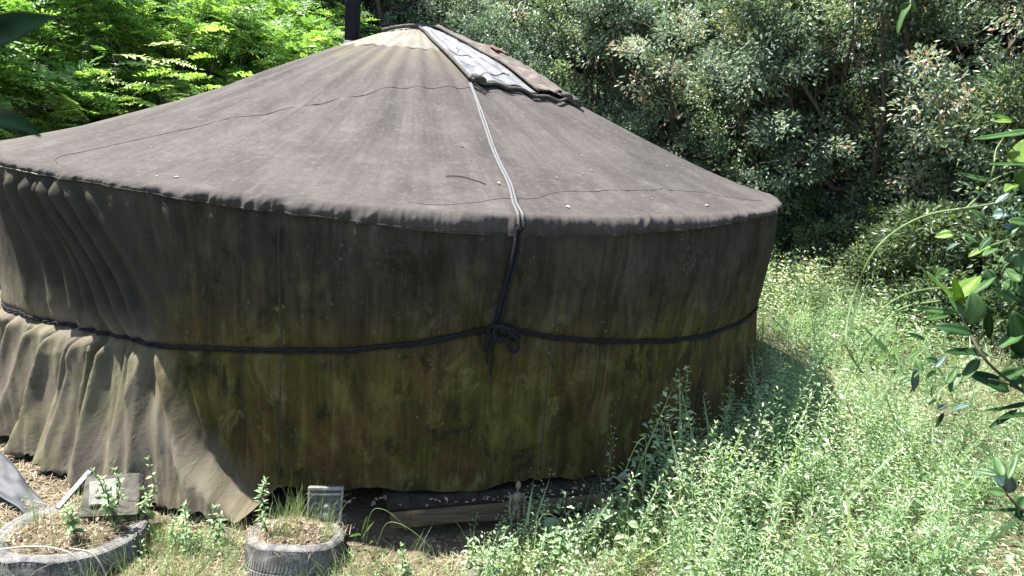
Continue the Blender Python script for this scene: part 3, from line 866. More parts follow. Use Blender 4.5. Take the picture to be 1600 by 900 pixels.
def tree_kind(kind, seed):
    g = np.random.default_rng(seed)
    if kind == 'oak':
        lb = make_lobes(27, 2.5, 2.4, 2.7, g, (.45, .85), -1.1)
        return wood(lb, 3.2, .10, g, .33), broad_crown(lb, g, 27, 92, *[((.042, .078), .46, (.10, .24), .8), ((.038, .070), .46, (.10, .26), .8), ((.042, .082), .48, (.11, .27), .7)][seed % 100]), ['oak_leaf', 'oak_leaf', 'oak_leaf_green'][seed % 100]
    if kind == 'dark':
        lb = make_lobes(22, 4.3, 2.6, 3.6, g, (.7, 1.2))
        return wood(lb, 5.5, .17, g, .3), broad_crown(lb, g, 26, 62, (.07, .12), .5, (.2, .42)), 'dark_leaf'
    if kind == 'locust':
        lb = make_lobes(22, 2.2, 1.7, 2.1, g, (.4, .7), -.9)
        return wood(lb, 3.0, .045, g, .35), locust_crown(lb, g, 20, 8, (.24, .40)), 'locust_leaf'
    if kind == 'shrub':
        lb = make_lobes(11, .62, .75, .6, g, (.25, .42), -.6)
        return wood(lb, .6, .03, g, .3, 2), broad_crown(lb, g, 18, 42, (.05, .085), .45, (.1, .2)), 'shrub_leaf'
PROTO = {}
def get_kind(kind, v):
    if (kind, v) not in PROTO:
        tw, cw, mt = tree_kind(kind, {'oak': 100, 'dark': 200, 'locust': 300, 'shrub': 400}[kind]+v)
        tw.shade_smooth(); tw.materials.append(M['bark'])
        cw.shade_flat(); cw.materials.append(M[mt])
        PROTO[kind, v] = (tw, cw)
    return PROTO[kind, v]
def plant_tree(name, kind, v, x, y, s, rz, label, cat, group, sz=None, dz=0., tilt=(0, 0)):
    tw, cw = get_kind(kind, v)
    e = empty(name, (x, y, float(gh(x, y))+dz), label, cat, group, R(rz))
    e.rotation_euler = (R(tilt[0]), R(tilt[1]), R(rz))
    e.scale = (s, s, sz or s)
    for nm, me in (('trunk', tw), ('crown', cw)):
        c_ = bpy.data.objects.new(nm, me); COL.objects.link(c_); c_.parent = e
        if nm == 'crown': c_['kind'] = 'stuff'
    return e
def polar(az, d):
    return d*math.sin(R(az)), -6.3159+d*math.cos(R(az))

OAKS = [(48, 10.0, 0, 1.10, 10, 'grey green evergreen tree at the right edge behind the leafy vine'),
        (41, 11.0, 2, 1.15, 80, 'grey green evergreen tree with brownish tips, second from the right edge'),
        (34.5, 11.6, 0, 1.15, 200, 'grey green evergreen tree above the tall weeds, third from right'),
        (28.5, 12.4, 2, 1.15, 150, 'pale grey green evergreen tree beyond the right end of the yurt wall'),
        (22.5, 12.6, 1, 1.15, 300, 'grey green evergreen tree behind the right slope of the roof'),
        (16.5, 13.4, 2, 1.15, 40, 'grey green evergreen tree behind the bunched end of the roof flap'),
        (10.5, 14.2, 0, 1.12, 250, 'grey green evergreen tree right of the roof crown'),
        (4.5, 14.8, 1, 1.10, 120, 'grey green evergreen tree straight behind the roof crown')]
for az, d, v, s, rz, lb in OAKS:
    x, y = polar(az, d)
    plant_tree('evergreen_tree', 'oak', v, x, y, s, rz, lb, 'tree', 'evergreen trees right and behind the yurt')
LOC = [(-31.5, 9.6, 0, .95, 0, 'bright green feathery locust tree at the left edge'),
       (-26, 10.4, 1, 1.0, 90, 'bright green feathery locust tree second from the left edge'),
       (-21.5, 10.9, 0, .95, 200, 'bright green feathery locust tree above the left roof slope'),
       (-15.8, 11.3, 1, .95, 310, 'bright green feathery locust tree left of the stove pipe'),
       (-11, 11.3, 0, .9, 60, 'bright green feathery locust tree closest left of the stove pipe'),
       (-6, 12.4, 1, .9, 170, 'bright green feathery locust tree right behind the stove pipe')]
for az, d, v, s, rz, lb in LOC:
    x, y = polar(az, d)
    plant_tree('locust_tree', 'locust', v, x, y, s, rz, lb, 'tree', 'locust trees on the bank behind the yurt', None, -.5)
DRK = [(-36, 14.5, 0, 1.1, 0), (-28, 15, 1, 1.1, 100), (-21, 14.6, 0, 1.05, 200), (-14.5, 15, 1, 1.1, 30), (-8, 15.2, 0, 1.1, 280), (-1.5, 18, 1, 1.2, 10), (4.5, 19, 1, 1.25, 140), (11, 18, 0, 1.2, 60), (17.5, 17, 1, 1.2, 210), (24, 16.5, 0, 1.2, 330), (30.5, 15.8, 1, 1.15, 20), (36.5, 15, 0, 1.2, 250), (43, 14, 1, 1.15, 110), (50, 13, 0, 1.15, 75)]
for i, (az, d, v, s, rz) in enumerate(DRK):
    x, y = polar(az, d)
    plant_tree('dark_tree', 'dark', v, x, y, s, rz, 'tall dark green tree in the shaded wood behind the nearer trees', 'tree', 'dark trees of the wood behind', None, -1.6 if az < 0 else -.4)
SHR = [(23.8, 12.2, 0, .75, 0, 'low grey green bush nearest the right end of the yurt'),
       (27, 12.2, 1, .9, 70, 'low green bush second from the yurt along the edge of the wood'),
       (30.5, 11.6, 0, .95, 140, 'low green bush third from the yurt along the edge of the wood'),
       (34, 10.9, 1, .95, 230, 'low green bush under the brownish evergreen at the edge of the grass'),
       (37.5, 10.2, 0, 1.0, 300, 'low dark bush in the shade left of the vine leaves'),
       (41, 9.2, 1, 1.15, 20, 'low dark bush in the shade behind the vine leaves'),
       (45, 8.6, 0, 1.1, 180, 'low dark bush at the right edge behind the vine')]
for az, d, v, s, rz, lb in SHR:
    x, y = polar(az, d)
    plant_tree('bush', 'shrub', v, x, y, s, rz, lb, 'bush', 'bushes along the edge of the wood')

# one young locust whose fronds stand out above the roof edge
def sapling(x, y, z, tips, label, seed):
    g = np.random.default_rng(seed)
    e = empty('locust_sapling', (x, y, z), label, 'sapling', 'young locusts behind the roof edge')
    st = []; s = Soup()
    for tx, ty, tz in tips:
        p = limb_path((0, 0, 0), (tx, ty, tz), g, 10, .12)
        st.append((p, np.linspace(.009, .0022, 10)))
        nl = 13
        k = np.linspace(.55, 1, nl); ii = k*9
        P = np.stack([np.interp(ii, np.arange(10), p[:, q]) for q in range(3)], -1)
        an = np.arange(nl)*math.pi+g.uniform(-.5, .5, nl)+g.uniform(0, 6.28)*0
        Dr = np.stack([np.cos(an), np.sin(an)*.45, g.uniform(.05, .55, nl)], -1)
        V, F, r_ = fronds(P, Dr, g.uniform(.34, .50, nl), g, 11, .42, np.clip(g.normal(.86, .10, nl), 0, 1), .3); s.add(V, F, r_)
    tubes('stem', st, 'bark', e, 6)
    f_ = link('foliage', s.mesh('foliage'), 'locust_leaf', e, False); f_['kind'] = 'stuff'
x, y = polar(-17.2, 9.0); sapling(x, y, float(gh(x, y)), [(.1, -.1, 2.75), (-.35, .1, 2.45), (.45, .0, 2.35)], 'young locust with large bright fronds standing just above the roof edge', 5)
x, y = polar(-21.5, 8.9); sapling(x, y, float(gh(x, y)), [(.0, -.1, 2.45), (-.4, .1, 2.15), (.4, .0, 2.25)], 'young locust with bright fronds left of the largest sapling', 6)
x, y = polar(-25.5, 8.8); sapling(x, y, float(gh(x, y)), [(.1, -.1, 1.8), (-.4, .1, 1.6), (.45, .0, 1.7)], 'young locust with low bright fronds above the left end of the roof', 8)

# ------------------------------------------------------------------ ground cover
def herb_template(seed, h, nodes, leafL, ratio=.36, per=4, shoots=1):
    g = np.random.default_rng(seed); s = Soup()
    for q in range(shoots):
        bend = g.normal(size=2)*(.18 if shoots == 1 else .45)*h; hh = h*g.uniform(.6, 1.05) if q else h
        t_ = np.linspace(.15, 1, nodes)
        P0 = np.stack([bend[0]*t_**1.5, bend[1]*t_**1.5, hh*t_], -1)
        P = np.repeat(P0, per, 0); n = len(P)
        an = np.tile(np.arange(per)*2*np.pi/per, nodes)+np.repeat(np.arange(nodes)*1.1, per)+g.normal(0, .35, n)
        el = g.uniform(-.25, .5, n)+np.repeat(t_**3*.8, per)
        Dr = np.stack([np.cos(an), np.sin(an), el], -1)
        P = P+Dr*g.uniform(0, .03, (n, 1))*np.array([1, 1, .3])
        LL = leafL*g.uniform(.5, 1.15, n)*np.repeat(1.1-.6*t_, per)
        V, F, r_ = leaves(P, Dr, np.array([0, 0, 1.])+g.normal(size=(n, 3))*.45, LL, LL*ratio*g.uniform(.8, 1.2, n), .2, False, np.clip(g.beta(2.2, 2.6, n)*.85+np.repeat(t_*.2, per), 0, 1), .15)
        s.add(V, F, r_)
        w_ = .0022
        sv = np.array([[-w_, 0, 0], [w_, 0, 0], [bend[0]*.35, bend[1]*.35, hh*.5], [bend[0], bend[1], hh]])
        s.add(sv, np.array([[0, 1, 2], [0, 2, 3]]), np.full(4, .6))
    return s.arrays()

def scatter(templates, X, Y, S, g, lean=.12, tone=None, zoff=0., patchy=False):
    """rotated and scaled template copies joined in one soup"""
    s = Soup(); n = len(X); Z = gh(X, Y)+zoff
    rz = g.uniform(0, 2*np.pi, n); lx = g.normal(0, lean, (n, 2)); tid = g.integers(0, len(templates), n)
    if patchy: tid = np.clip(((vnoise(X*1.0+11, Y*1.0, 95)*1.5-.25+g.normal(0, .13, n))*len(templates)).astype(int), 0, len(templates)-1)
    if tone is None: tone = g.normal(0, .1, n)
    for k, (V, F, r_) in enumerate(templates):
        i = np.where(tid == k)[0]
        if not len(i): continue
        c_, s_ = np.cos(rz[i]), np.sin(rz[i])
        x = V[None, :, 0]*c_[:, None]-V[None, :, 1]*s_[:, None]
        y = V[None, :, 0]*s_[:, None]+V[None, :, 1]*c_[:, None]
        z = V[None, :, 2]+0*x
        x = x+z*lx[i, :1]; y = y+z*lx[i, 1:]
        Q = np.stack([x, y, z], -1)*S[i][:, None, None]
        Q += np.stack([X[i], Y[i], Z[i]], -1)[:, None]
        m = len(V)
        s.add(Q.reshape(-1, 3), (F[None]+(np.arange(len(i))*m)[:, None, None]).reshape(-1, 3), np.clip(r_[None]+tone[i][:, None], 0, 1).ravel())
    return s

TYRES = [(-.52, -3.275, .235), (-1.55, -3.19, .34)]
def clear(X, Y, rmin=3.14):
    ok = np.hypot(X, Y) > rmin
    for tx, ty, tr in TYRES:
        ok &= np.hypot(X-tx, Y-ty) > tr+.02
    return ok
g = np.random.default_rng(21)
HT = [herb_template(500+k, .16+.05*(k % 4), 8, .034, .30) for k in range(4)]
HT += [herb_template(510+k, .13+.03*k, 5, .030, .50, 3, 2) for k in range(4)]
HT += [herb_template(520+k, .26+.06*k, 11, .030, .22, 3) for k in range(3)]
HT += [herb_template(525+k, .17+.05*k, 6, .062, .46, 3, 1) for k in range(4)]
TT = [herb_template(530+k, .22+.05*(k % 3), 11, .040, .28) for k in range(5)]
NP = 18000
X = g.uniform(1.0, 9.5, NP); Y = g.uniform(-4.6, 6.5, NP)
dcam = np.hypot(X, Y+6.3)
dens = np.where(dcam < 5.5, 1., np.where(dcam < 8, .75, .5))*sst(.9, 2.0, X+.25*(Y+3.3))
patchy = vnoise(X*1.1, Y*1.1, 81)
keep = clear(X, Y, 3.2) & (g.random(NP) < dens*(.55+.7*patchy)) & ~((np.hypot(X-1.95, Y+3.15) < .28))
X, Y = X[keep], Y[keep]
S = g.uniform(.6, 1.35, len(X))*(.65+1.05*vnoise(X*.9, Y*.9, 82))*np.where(np.hypot(X, Y+6.3) > 7, 1.25, 1.)
gc = link('ground_cover', scatter(HT, X, Y, S, g, .2, .55*(vnoise(X*.9, Y*.9, 83)-.5)+.3*(vnoise(X*3, Y*3, 87)-.5)+g.normal(.0, .12, len(X)), 0., True).mesh('ground_cover'), 'herb_leaf', None, False)
tag(gc, 'dense pale green low herbs filling the clearing right of the yurt', 'ground cover', kind='stuff')
X = g.uniform(-2.6, 1.8, 1500); Y = g.uniform(-4.3, -3.1, 1500)
keep = clear(X, Y, 3.25) & (g.random(1500) < .25+.7*vnoise(X*2.2+5, Y*2.2, 86)) & ~((X > -.2) & (X < .45) & (Y > -3.34))
X, Y = X[keep], Y[keep]
fh = link('low_herbs', scatter(HT, X, Y, g.uniform(.3, .62, len(X)), g, .2).mesh('low_herbs'), 'herb_leaf', None, False)
tag(fh, 'low leafy herbs along the front of the yurt between the tyres and weeds', 'herbs', kind='stuff')
X = g.uniform(.35, 1.7, 170); Y = g.uniform(-3.62, -3.12, 170)
keep = clear(X, Y, 3.16); X, Y = X[keep], Y[keep]
mh = link('front_weeds', scatter(HT, X, Y, g.uniform(.55, 1.15, len(X)), g, .2, g.normal(.05, .12, len(X))).mesh('front_weeds'), 'herb_leaf', None, False)
tag(mh, 'mixed low weeds crowding the front of the deck boards', 'weeds', kind='stuff')
X = g.uniform(1.35, 3.6, 900); Y = g.uniform(-3.9, -1.2, 900)
keep = clear(X, Y, 3.2) & (np.hypot(X, Y) < 4.5) & (np.hypot(X-2.05, Y+3.15) > .3) & (np.hypot(X-2.6, Y+3.0) > .25)
X, Y = X[keep], Y[keep]
th_ = link('tall_herbs', scatter(TT, X, Y, g.uniform(.8, 1.9, len(X)), g, .15, g.normal(.06, .12, len(X))).mesh('tall_herbs'), 'herb_leaf', None, False)
tag(th_, 'taller pale herbs crowding the foot of the wall on the right', 'herbs', kind='stuff')
X = g.uniform(-8, -2.6, 2200); Y = g.uniform(-4.5, 4.5, 2200)
keep = clear(X, Y, 3.6) & (g.random(2200) < .15+.75*vnoise(X*1.1, Y*1.1+7, 89))
X, Y = X[keep], Y[keep]
lh = link('side_herbs', scatter(HT, X, Y, g.uniform(.5, 1.2, len(X)), g, .2).mesh('side_herbs'), 'herb_leaf', None, False)
tag(lh, 'low green herbs on the ground left of the yurt', 'herbs', kind='stuff')
TALL = [herb_template(560+k, .50+.08*k, 16, .058+.014*(k % 2), .30+.12*(k % 2)) for k in range(5)]
aw = np.radians(np.where(g.random(210) < .4, g.uniform(20, 42, 210), g.uniform(36, 66, 210))); rw = 3.16+g.random(210)**1.3*.8
X = rw*np.sin(aw); Y = -rw*np.cos(aw)
tw_ = link('tall_weeds', scatter(TALL, X, Y, g.uniform(.55, 1.1, 210)*(1.05-.25*(rw-3.2)), g, .12, g.normal(.05, .12, 210)).mesh('tall_weeds'), 'herb_leaf', None, False)
tag(tw_, 'dense tall leafy weeds against the right end of the wall', 'weeds', kind='stuff')
# far edge of the clearing and the bank: larger, sparser tufts
FT = [herb_template(540+k, .30+.07*(k % 3), 7, .080, .40) for k in range(5)]
az = np.where(g.random(4700) < .45, g.uniform(-36, -2, 4700), g.uniform(-2, 56, 4700)); dd = g.uniform(8.5, 17, 4700)
X = dd*np.sin(np.radians(az)); Y = -6.3159+dd*np.cos(np.radians(az))
keep = (np.hypot(X, Y) > 3.6) & ((az < -2) | (az > 18) | (dd > 12))
X, Y = X[keep], Y[keep]
uc = link('undergrowth', scatter(FT, X, Y, g.uniform(.7, 1.5, len(X)), g, .25).mesh('undergrowth'), 'shrub_leaf', None, False)
tag(uc, 'mixed green undergrowth on the slope and under the trees', 'undergrowth', kind='stuff')

def blade_template(seed, n, h, spread, w_=.003, arch=.6):
    g_ = np.random.default_rng(seed)
    an = g_.uniform(0, 6.28, n); H = h*g_.uniform(.45, 1.1, n); A = g_.uniform(.1, 1, n)*arch
    b = g_.normal(size=(n, 2))*spread
    dx, dy = np.cos(an), np.sin(an); sx_, sy_ = -dy*w_*.5, dx*w_*.5
    def at(t_, k): return np.stack([b[:, 0]+dx*A*H*t_**2+sx_*k, b[:, 1]+dy*A*H*t_**2+sy_*k, H*(t_-.35*A*t_**3)], -1)
    V = np.stack([at(0, -1), at(0, 1), at(.45, -.85), at(.45, .85), at(.8, -.5), at(.8, .5), at(1., 0)], 1).reshape(-1, 3)
    f = np.array([[0, 1, 3], [0, 3, 2], [2, 3, 5], [2, 5, 4], [4, 5, 6]])
    F = (f[None]+(np.arange(n)*7)[:, None, None]).reshape(-1, 3)
    return V, F, np.repeat(g_.beta(2.5, 2.5, n), 7)
GT = [blade_template(600+k, 10, .24+.07*(k % 3), .04) for k in range(6)]
NG = 11000
X = np.where(g.random(NG) < .45, g.uniform(-2.8, 1.6, NG), g.uniform(1, 8, NG)); Y = np.where(X < 1.2, g.uniform(-4.3, -3.0, NG), g.uniform(-4.7, 5, NG))
keep = clear(X, Y, 3.22) & (g.random(NG) < np.where(X > 1., .5, .62)*(.25+1.1*vnoise(X*1.7, Y*1.7, 84)))
keep &= ~((X > -.25) & (X < .5) & (Y > -3.33))
X, Y = X[keep], Y[keep]
gr = link('grass', scatter(GT, X, Y, g.uniform(.5, 1.1, len(X))*np.where(X < 1, .58, 1.), g, .25, np.where(X < 1, .12, 0)+g.normal(0, .12, len(X))).mesh('grass'), 'grass_blade', None, False)
tag(gr, 'thin green grass growing between the weeds in front of the yurt', 'grass', kind='stuff')
DT = [blade_template(620+k, 12, .22+.05*(k % 3), .05, .003, .8) for k in range(4)]
X = g.uniform(1.3, 8.5, 2600); Y = g.uniform(-4.4, 5, 2600)
keep = clear(X, Y, 3.3) & (g.random(2600) < sst(.48, .75, vnoise(X*1.2+3, Y*1.2, 88)))
X, Y = X[keep], Y[keep]
dg = link('dead_grass', scatter(DT, X, Y, g.uniform(.5, 1.15, len(X)), g, .35).mesh('dead_grass'), 'straw', None, False)
tag(dg, 'patches of dead bleached grass standing among the herbs of the clearing', 'dry grass', kind='stuff')
ST = [blade_template(650+k, 12, .12, .05, .0035, 1.6) for k in range(5)]
for q in range(len(ST)):
    V = ST[q][0]; V[:, 2] *= .3; V[:, 2] += .004
X = g.uniform(-3, 3.2, 6500); Y = g.uniform(-4.0, -2.2, 6500)
keep = clear(X, Y, 3.18) & (g.random(6500) < .25+.8*vnoise(X*2, Y*2, 85)) & ~((X > -.25) & (X < .5) & (Y > -3.30))
X, Y = X[keep], Y[keep]
sw = link('dry_straw', scatter(ST, X, Y, g.uniform(.5, 1.2, len(X)), g, .1).mesh('dry_straw'), 'straw', None, False)
tag(sw, 'pale dry straw and dead grass lying on the soil in front', 'dry grass', kind='stuff')

def litter_mesh(X, Y, Z, g, L=(.02, .05), name='leaf_litter', tilt=.35):
    n = len(X); P = np.stack([X, Y, Z], -1); an = g.uniform(0, 6.28, n)
    Dr = np.stack([np.cos(an), np.sin(an), g.normal(0, tilt*.5, n)], -1)
    LL = g.uniform(*L, n)
    V, F, r_ = leaves(P, Dr, np.array([0, 0, 1.])+g.normal(size=(n, 3))*tilt, LL, LL*g.uniform(.35, .6, n), .25, True)
    return np_mesh(name, V, F, 3, r_)
X = g.uniform(-2.8, 3.4, 5200); Y = g.uniform(-4.6, -2.0, 5200); k = clear(X, Y, 3.10); X, Y = X[k], Y[k]
ll = link('leaf_litter', litter_mesh(X, Y, gh(X, Y)+.008, g), 'litter', None, False)
tag(ll, 'brown dead leaves scattered over the soil along the yurt', 'leaf litter', kind='stuff')
aa = g.uniform(-12, 30, 60); rr2 = g.uniform(2.98, 3.04, 60)
dl = litter_mesh(rr2*np.sin(np.radians(aa)), -rr2*np.cos(np.radians(aa)), np.full(60, .152), g, (.02, .045), 'deck_litter', .25)
tag(link('deck_litter', dl, 'dry_leaf', None, False), 'pale dead leaves lying on the dark boards under the wall', 'leaf litter', kind='stuff')
TWIG_A = {'stems': [([(1.226, -5.203, 1.687), (1.193, -5.172, 1.711), (1.12, -5.178, 1.751), (1.077, -5.177, 1.784), (1.074, -5.139, 1.816), (1.056, -5.122, 1.85)], 0.0036), ([(1.175, -5.189, 1.717), (1.161, -5.165, 1.723), (1.103, -5.179, 1.737)], 0.003), ([(1.236, -5.193, 1.736), (1.202, -5.158, 1.775), (1.148, -5.166, 1.815)], 0.0026)], 'leaves': [((1.058, -5.103, 1.87), (1.12, -5.081, 1.919), 0.038, 0), ((1.036, -5.127, 1.879), (0.97, -5.118, 1.929), 0.0186, 0), ((1.035, -5.182, 1.844), (1.026, -5.173, 1.907), 0.0408, 1), ((1.097, -5.163, 1.812), (1.069, -5.171, 1.88), 0.0209, 2), ((1.037, -5.187, 1.828), (0.984, -5.148, 1.829), 0.0228, 2), ((1.117, -5.15, 1.776), (1.017, -5.152, 1.779), 0.0238, 2), ((1.041, -5.142, 1.855), (0.973, -5.103, 1.853), 0.0136, 1), ((1.18, -5.153, 1.702), (1.106, -5.115, 1.725), 0.0382, 2), ((1.178, -5.184, 1.783), (1.137, -5.157, 1.87), 0.0541, 2), ((1.195, -5.168, 1.739), (1.14, -5.191, 1.727), 0.0226, 2), ((1.193, -5.191, 1.697), (1.094, -5.195, 1.679), 0.0112, 2), ((1.156, -5.145, 1.726), (1.185, -5.169, 1.757), 0.0254, 1), ((1.078, -5.127, 1.839), (1.052, -5.09, 1.877), 0.0151, 1), ((1.1, -5.185, 1.801), (1.168, -5.163, 1.828), 0.0243, 1), ((1.079, -5.102, 1.861), (1.036, -5.11, 1.923), 0.0178, 0), ((1.103, -5.145, 1.767), (1.045, -5.178, 1.725), 0.0201, 1), ((1.148, -5.17, 1.777), (1.178, -5.171, 1.805), 0.0223, 2), ((1.15, -5.213, 1.726), (1.169, -5.216, 1.769), 0.0291, 2), ((1.05, -5.109, 1.843), (0.986, -5.114, 1.831), 0.0127, 1), ((1.041, -5.16, 1.898), (1.093, -5.147, 1.932), 0.0145, 1), ((1.16, -5.2, 1.684), (1.122, -5.187, 1.64), 0.0123, 2), ((1.17, -5.223, 1.682), (1.098, -5.226, 1.675), 0.0146, 2)]}
TWIG_B = {'stems': [([(1.111, -5.383, 1.527), (1.078, -5.352, 1.551), (1.022, -5.359, 1.592), (1.0, -5.364, 1.616)], 0.0026)], 'leaves': [((1.042, -5.331, 1.588), (1.014, -5.318, 1.621), 0.0247, 3), ((1.029, -5.354, 1.595), (1.01, -5.357, 1.636), 0.0198, 3), ((0.987, -5.387, 1.613), (0.977, -5.361, 1.604), 0.017, 1), ((0.994, -5.377, 1.633), (1.026, -5.351, 1.671), 0.0096, 1), ((0.998, -5.353, 1.629), (0.97, -5.323, 1.622), 0.0098, 1), ((1.007, -5.353, 1.625), (1.013, -5.321, 1.648), 0.0219, 1), ((1.058, -5.36, 1.568), (0.956, -5.361, 1.57), 0.0066, 2), ((1.064, -5.348, 1.555), (1.083, -5.334, 1.578), 0.0224, 2), ((1.069, -5.355, 1.549), (1.05, -5.354, 1.551), 0.0245, 2)]}
TWIG_C = {'stems': [([(1.412, -4.917, 2.109), (1.346, -4.897, 2.071), (1.262, -4.915, 2.052), (1.189, -4.922, 2.038), (1.141, -4.89, 2.019), (1.09, -4.883, 1.993), (1.022, -4.913, 1.96), (0.99, -4.918, 1.916), (0.981, -4.904, 1.842), (0.96, -4.928, 1.773), (0.942, -4.963, 1.732), (0.967, -4.96, 1.694), (1.009, -4.952, 1.655), (1.025, -4.984, 1.627)], 0.0028), ([(1.204, -4.905, 2.037), (1.246, -4.884, 2.065), (1.246, -4.902, 2.096), (1.244, -4.908, 2.129), (1.27, -4.873, 2.166), (1.291, -4.862, 2.195), (1.281, -4.883, 2.23)], 0.0022), ([(1.211, -4.908, 2.031), (1.243, -4.901, 1.995), (1.253, -4.937, 1.959), (1.264, -4.96, 1.928), (1.301, -4.947, 1.883)], 0.0022), ([(1.198, -4.948, 1.864), (1.142, -4.922, 1.852), (1.069, -4.941, 1.838), (1.012, -4.955, 1.806), (0.991, -4.935, 1.754), (0.972, -4.937, 1.709)], 0.002), ([(1.157, -4.949, 1.833), (1.101, -4.926, 1.812), (1.043, -4.949, 1.791), (0.997, -4.968, 1.743), (0.994, -4.952, 1.685), (0.979, -4.955, 1.64), (0.95, -4.988, 1.615), (0.965, -4.999, 1.574)], 0.0022), ([(0.962, -4.951, 1.714), (0.994, -4.946, 1.668), (1.008, -4.98, 1.643), (1.004, -5.006, 1.594)], 0.0015), ([(1.25, -4.897, 2.096), (1.308, -4.879, 2.119), (1.336, -4.905, 2.135)], 0.0016), ([(1.228, -4.924, 1.977), (1.208, -4.901, 1.974), (1.174, -4.921, 1.979)], 0.0014), ([(1.257, -4.933, 1.958), (1.322, -4.916, 1.978), (1.356, -4.938, 2.015)], 0.002), ([(1.28, -4.944, 1.926), (1.337, -4.925, 1.954), (1.386, -4.952, 1.976)], 0.002)], 'leaves': [((1.316, -4.91, 2.214), (1.193, -4.89, 2.186), 0.0181, 1), ((1.343, -4.946, 2.139), (1.222, -4.917, 2.136), 0.0124, 1), ((1.262, -4.882, 2.099), (1.192, -4.877, 2.111), 0.0129, 1), ((1.324, -4.839, 2.232), (1.26, -4.847, 2.241), 0.0116, 0), ((1.286, -4.882, 2.23), (1.258, -4.86, 2.228), 0.0113, 0), ((1.314, -4.909, 2.143), (1.32, -4.884, 2.194), 0.0508, 0), ((1.344, -4.888, 2.134), (1.362, -4.877, 2.08), 0.043, 1), ((1.254, -4.857, 2.029), (1.31, -4.861, 1.993), 0.0206, 1), ((1.289, -4.886, 2.021), (1.307, -4.908, 2.029), 0.0291, 3), ((1.199, -4.895, 1.976), (1.169, -4.872, 1.964), 0.0217, 0), ((1.252, -4.943, 1.96), (1.206, -4.94, 1.932), 0.0184, 0), ((1.285, -4.909, 2.078), (1.335, -4.883, 2.096), 0.0256, 0), ((1.25, -4.929, 2.053), (1.278, -4.933, 2.08), 0.0168, 3), ((1.25, -4.974, 2.022), (1.296, -4.986, 2.019), 0.0192, 1), ((1.318, -4.921, 1.978), (1.385, -4.9, 1.993), 0.0172, 1), ((1.319, -4.902, 1.919), (1.361, -4.915, 1.935), 0.0264, 1), ((1.333, -4.902, 1.897), (1.367, -4.922, 1.914), 0.0294, 1), ((1.323, -4.924, 1.879), (1.338, -4.951, 1.864), 0.032, 1), ((1.187, -4.941, 1.927), (1.136, -4.958, 1.938), 0.0141, 3), ((1.198, -4.898, 1.896), (1.185, -4.883, 1.868), 0.0204, 1), ((1.212, -4.972, 1.942), (1.246, -4.971, 1.961), 0.0166, 1), ((1.241, -4.952, 1.983), (1.214, -4.957, 1.951), 0.0196, 2), ((1.326, -4.937, 1.956), (1.322, -4.973, 1.905), 0.0314, 1), ((1.33, -4.924, 1.864), (1.371, -4.949, 1.843), 0.035, 1), ((1.326, -4.928, 2.041), (1.262, -4.95, 2.028), 0.0142, 3), ((1.207, -4.993, 1.918), (1.221, -5.023, 1.884), 0.0219, 2), ((1.316, -4.976, 1.891), (1.301, -4.942, 1.912), 0.0281, 1), ((1.387, -4.911, 1.939), (1.335, -4.904, 1.942), 0.0234, 2), ((1.341, -4.934, 2.021), (1.295, -4.928, 1.978), 0.0198, 1), ((1.214, -4.907, 1.869), (1.166, -4.907, 1.882), 0.0131, 1), ((1.373, -4.934, 1.884), (1.357, -4.951, 1.828), 0.0349, 2), ((1.328, -4.96, 1.844), (1.296, -4.937, 1.858), 0.0229, 1), ((1.236, -4.928, 1.963), (1.208, -4.908, 1.98), 0.0128, 1), ((1.337, -4.912, 1.995), (1.277, -4.931, 2.007), 0.0173, 3), ((1.125, -4.97, 1.948), (1.138, -4.988, 1.969), 0.0124, 3)]}
TWIG_D = {'stems': [([(1.456, -4.826, 1.663), (1.375, -4.792, 1.673), (1.292, -4.803, 1.683), (1.236, -4.817, 1.652), (1.235, -4.801, 1.595)], 0.0018), ([(1.297, -4.807, 1.65), (1.318, -4.806, 1.582), (1.307, -4.851, 1.497)], 0.0012), ([(1.458, -4.838, 1.616), (1.377, -4.804, 1.626), (1.263, -4.813, 1.626)], 0.0015)], 'leaves': [((1.238, -4.828, 1.681), (1.184, -4.846, 1.652), 0.0126, 1), ((1.209, -4.85, 1.663), (1.214, -4.874, 1.639), 0.0171, 1), ((1.263, -4.796, 1.62), (1.276, -4.79, 1.553), 0.0178, 3), ((1.292, -4.826, 1.649), (1.254, -4.827, 1.656), 0.0159, 1), ((1.291, -4.822, 1.63), (1.326, -4.808, 1.66), 0.016, 3), ((1.329, -4.784, 1.608), (1.326, -4.763, 1.582), 0.0147, 2), ((1.295, -4.837, 1.594), (1.292, -4.832, 1.558), 0.0143, 1), ((1.294, -4.85, 1.557), (1.287, -4.834, 1.537), 0.0111, 2), ((1.306, -4.855, 1.602), (1.345, -4.83, 1.635), 0.0189, 1), ((1.341, -4.832, 1.572), (1.374, -4.811, 1.617), 0.0225, 1), ((1.315, -4.836, 1.525), (1.329, -4.844, 1.546), 0.0129, 3), ((1.366, -4.843, 1.547), (1.314, -4.864, 1.545), 0.0144, 1), ((1.344, -4.894, 1.565), (1.305, -4.891, 1.549), 0.014, 3), ((1.325, -4.846, 1.521), (1.321, -4.836, 1.476), 0.0128, 2), ((1.193, -4.863, 1.618), (1.173, -4.861, 1.6), 0.0109, 1), ((1.36, -4.814, 1.663), (1.332, -4.802, 1.67), 0.0144, 1), ((1.292, -4.767, 1.687), (1.249, -4.756, 1.699), 0.0114, 1), ((1.316, -4.786, 1.712), (1.347, -4.787, 1.727), 0.0129, 3), ((1.278, -4.798, 1.612), (1.248, -4.813, 1.6), 0.0097, 1)]}
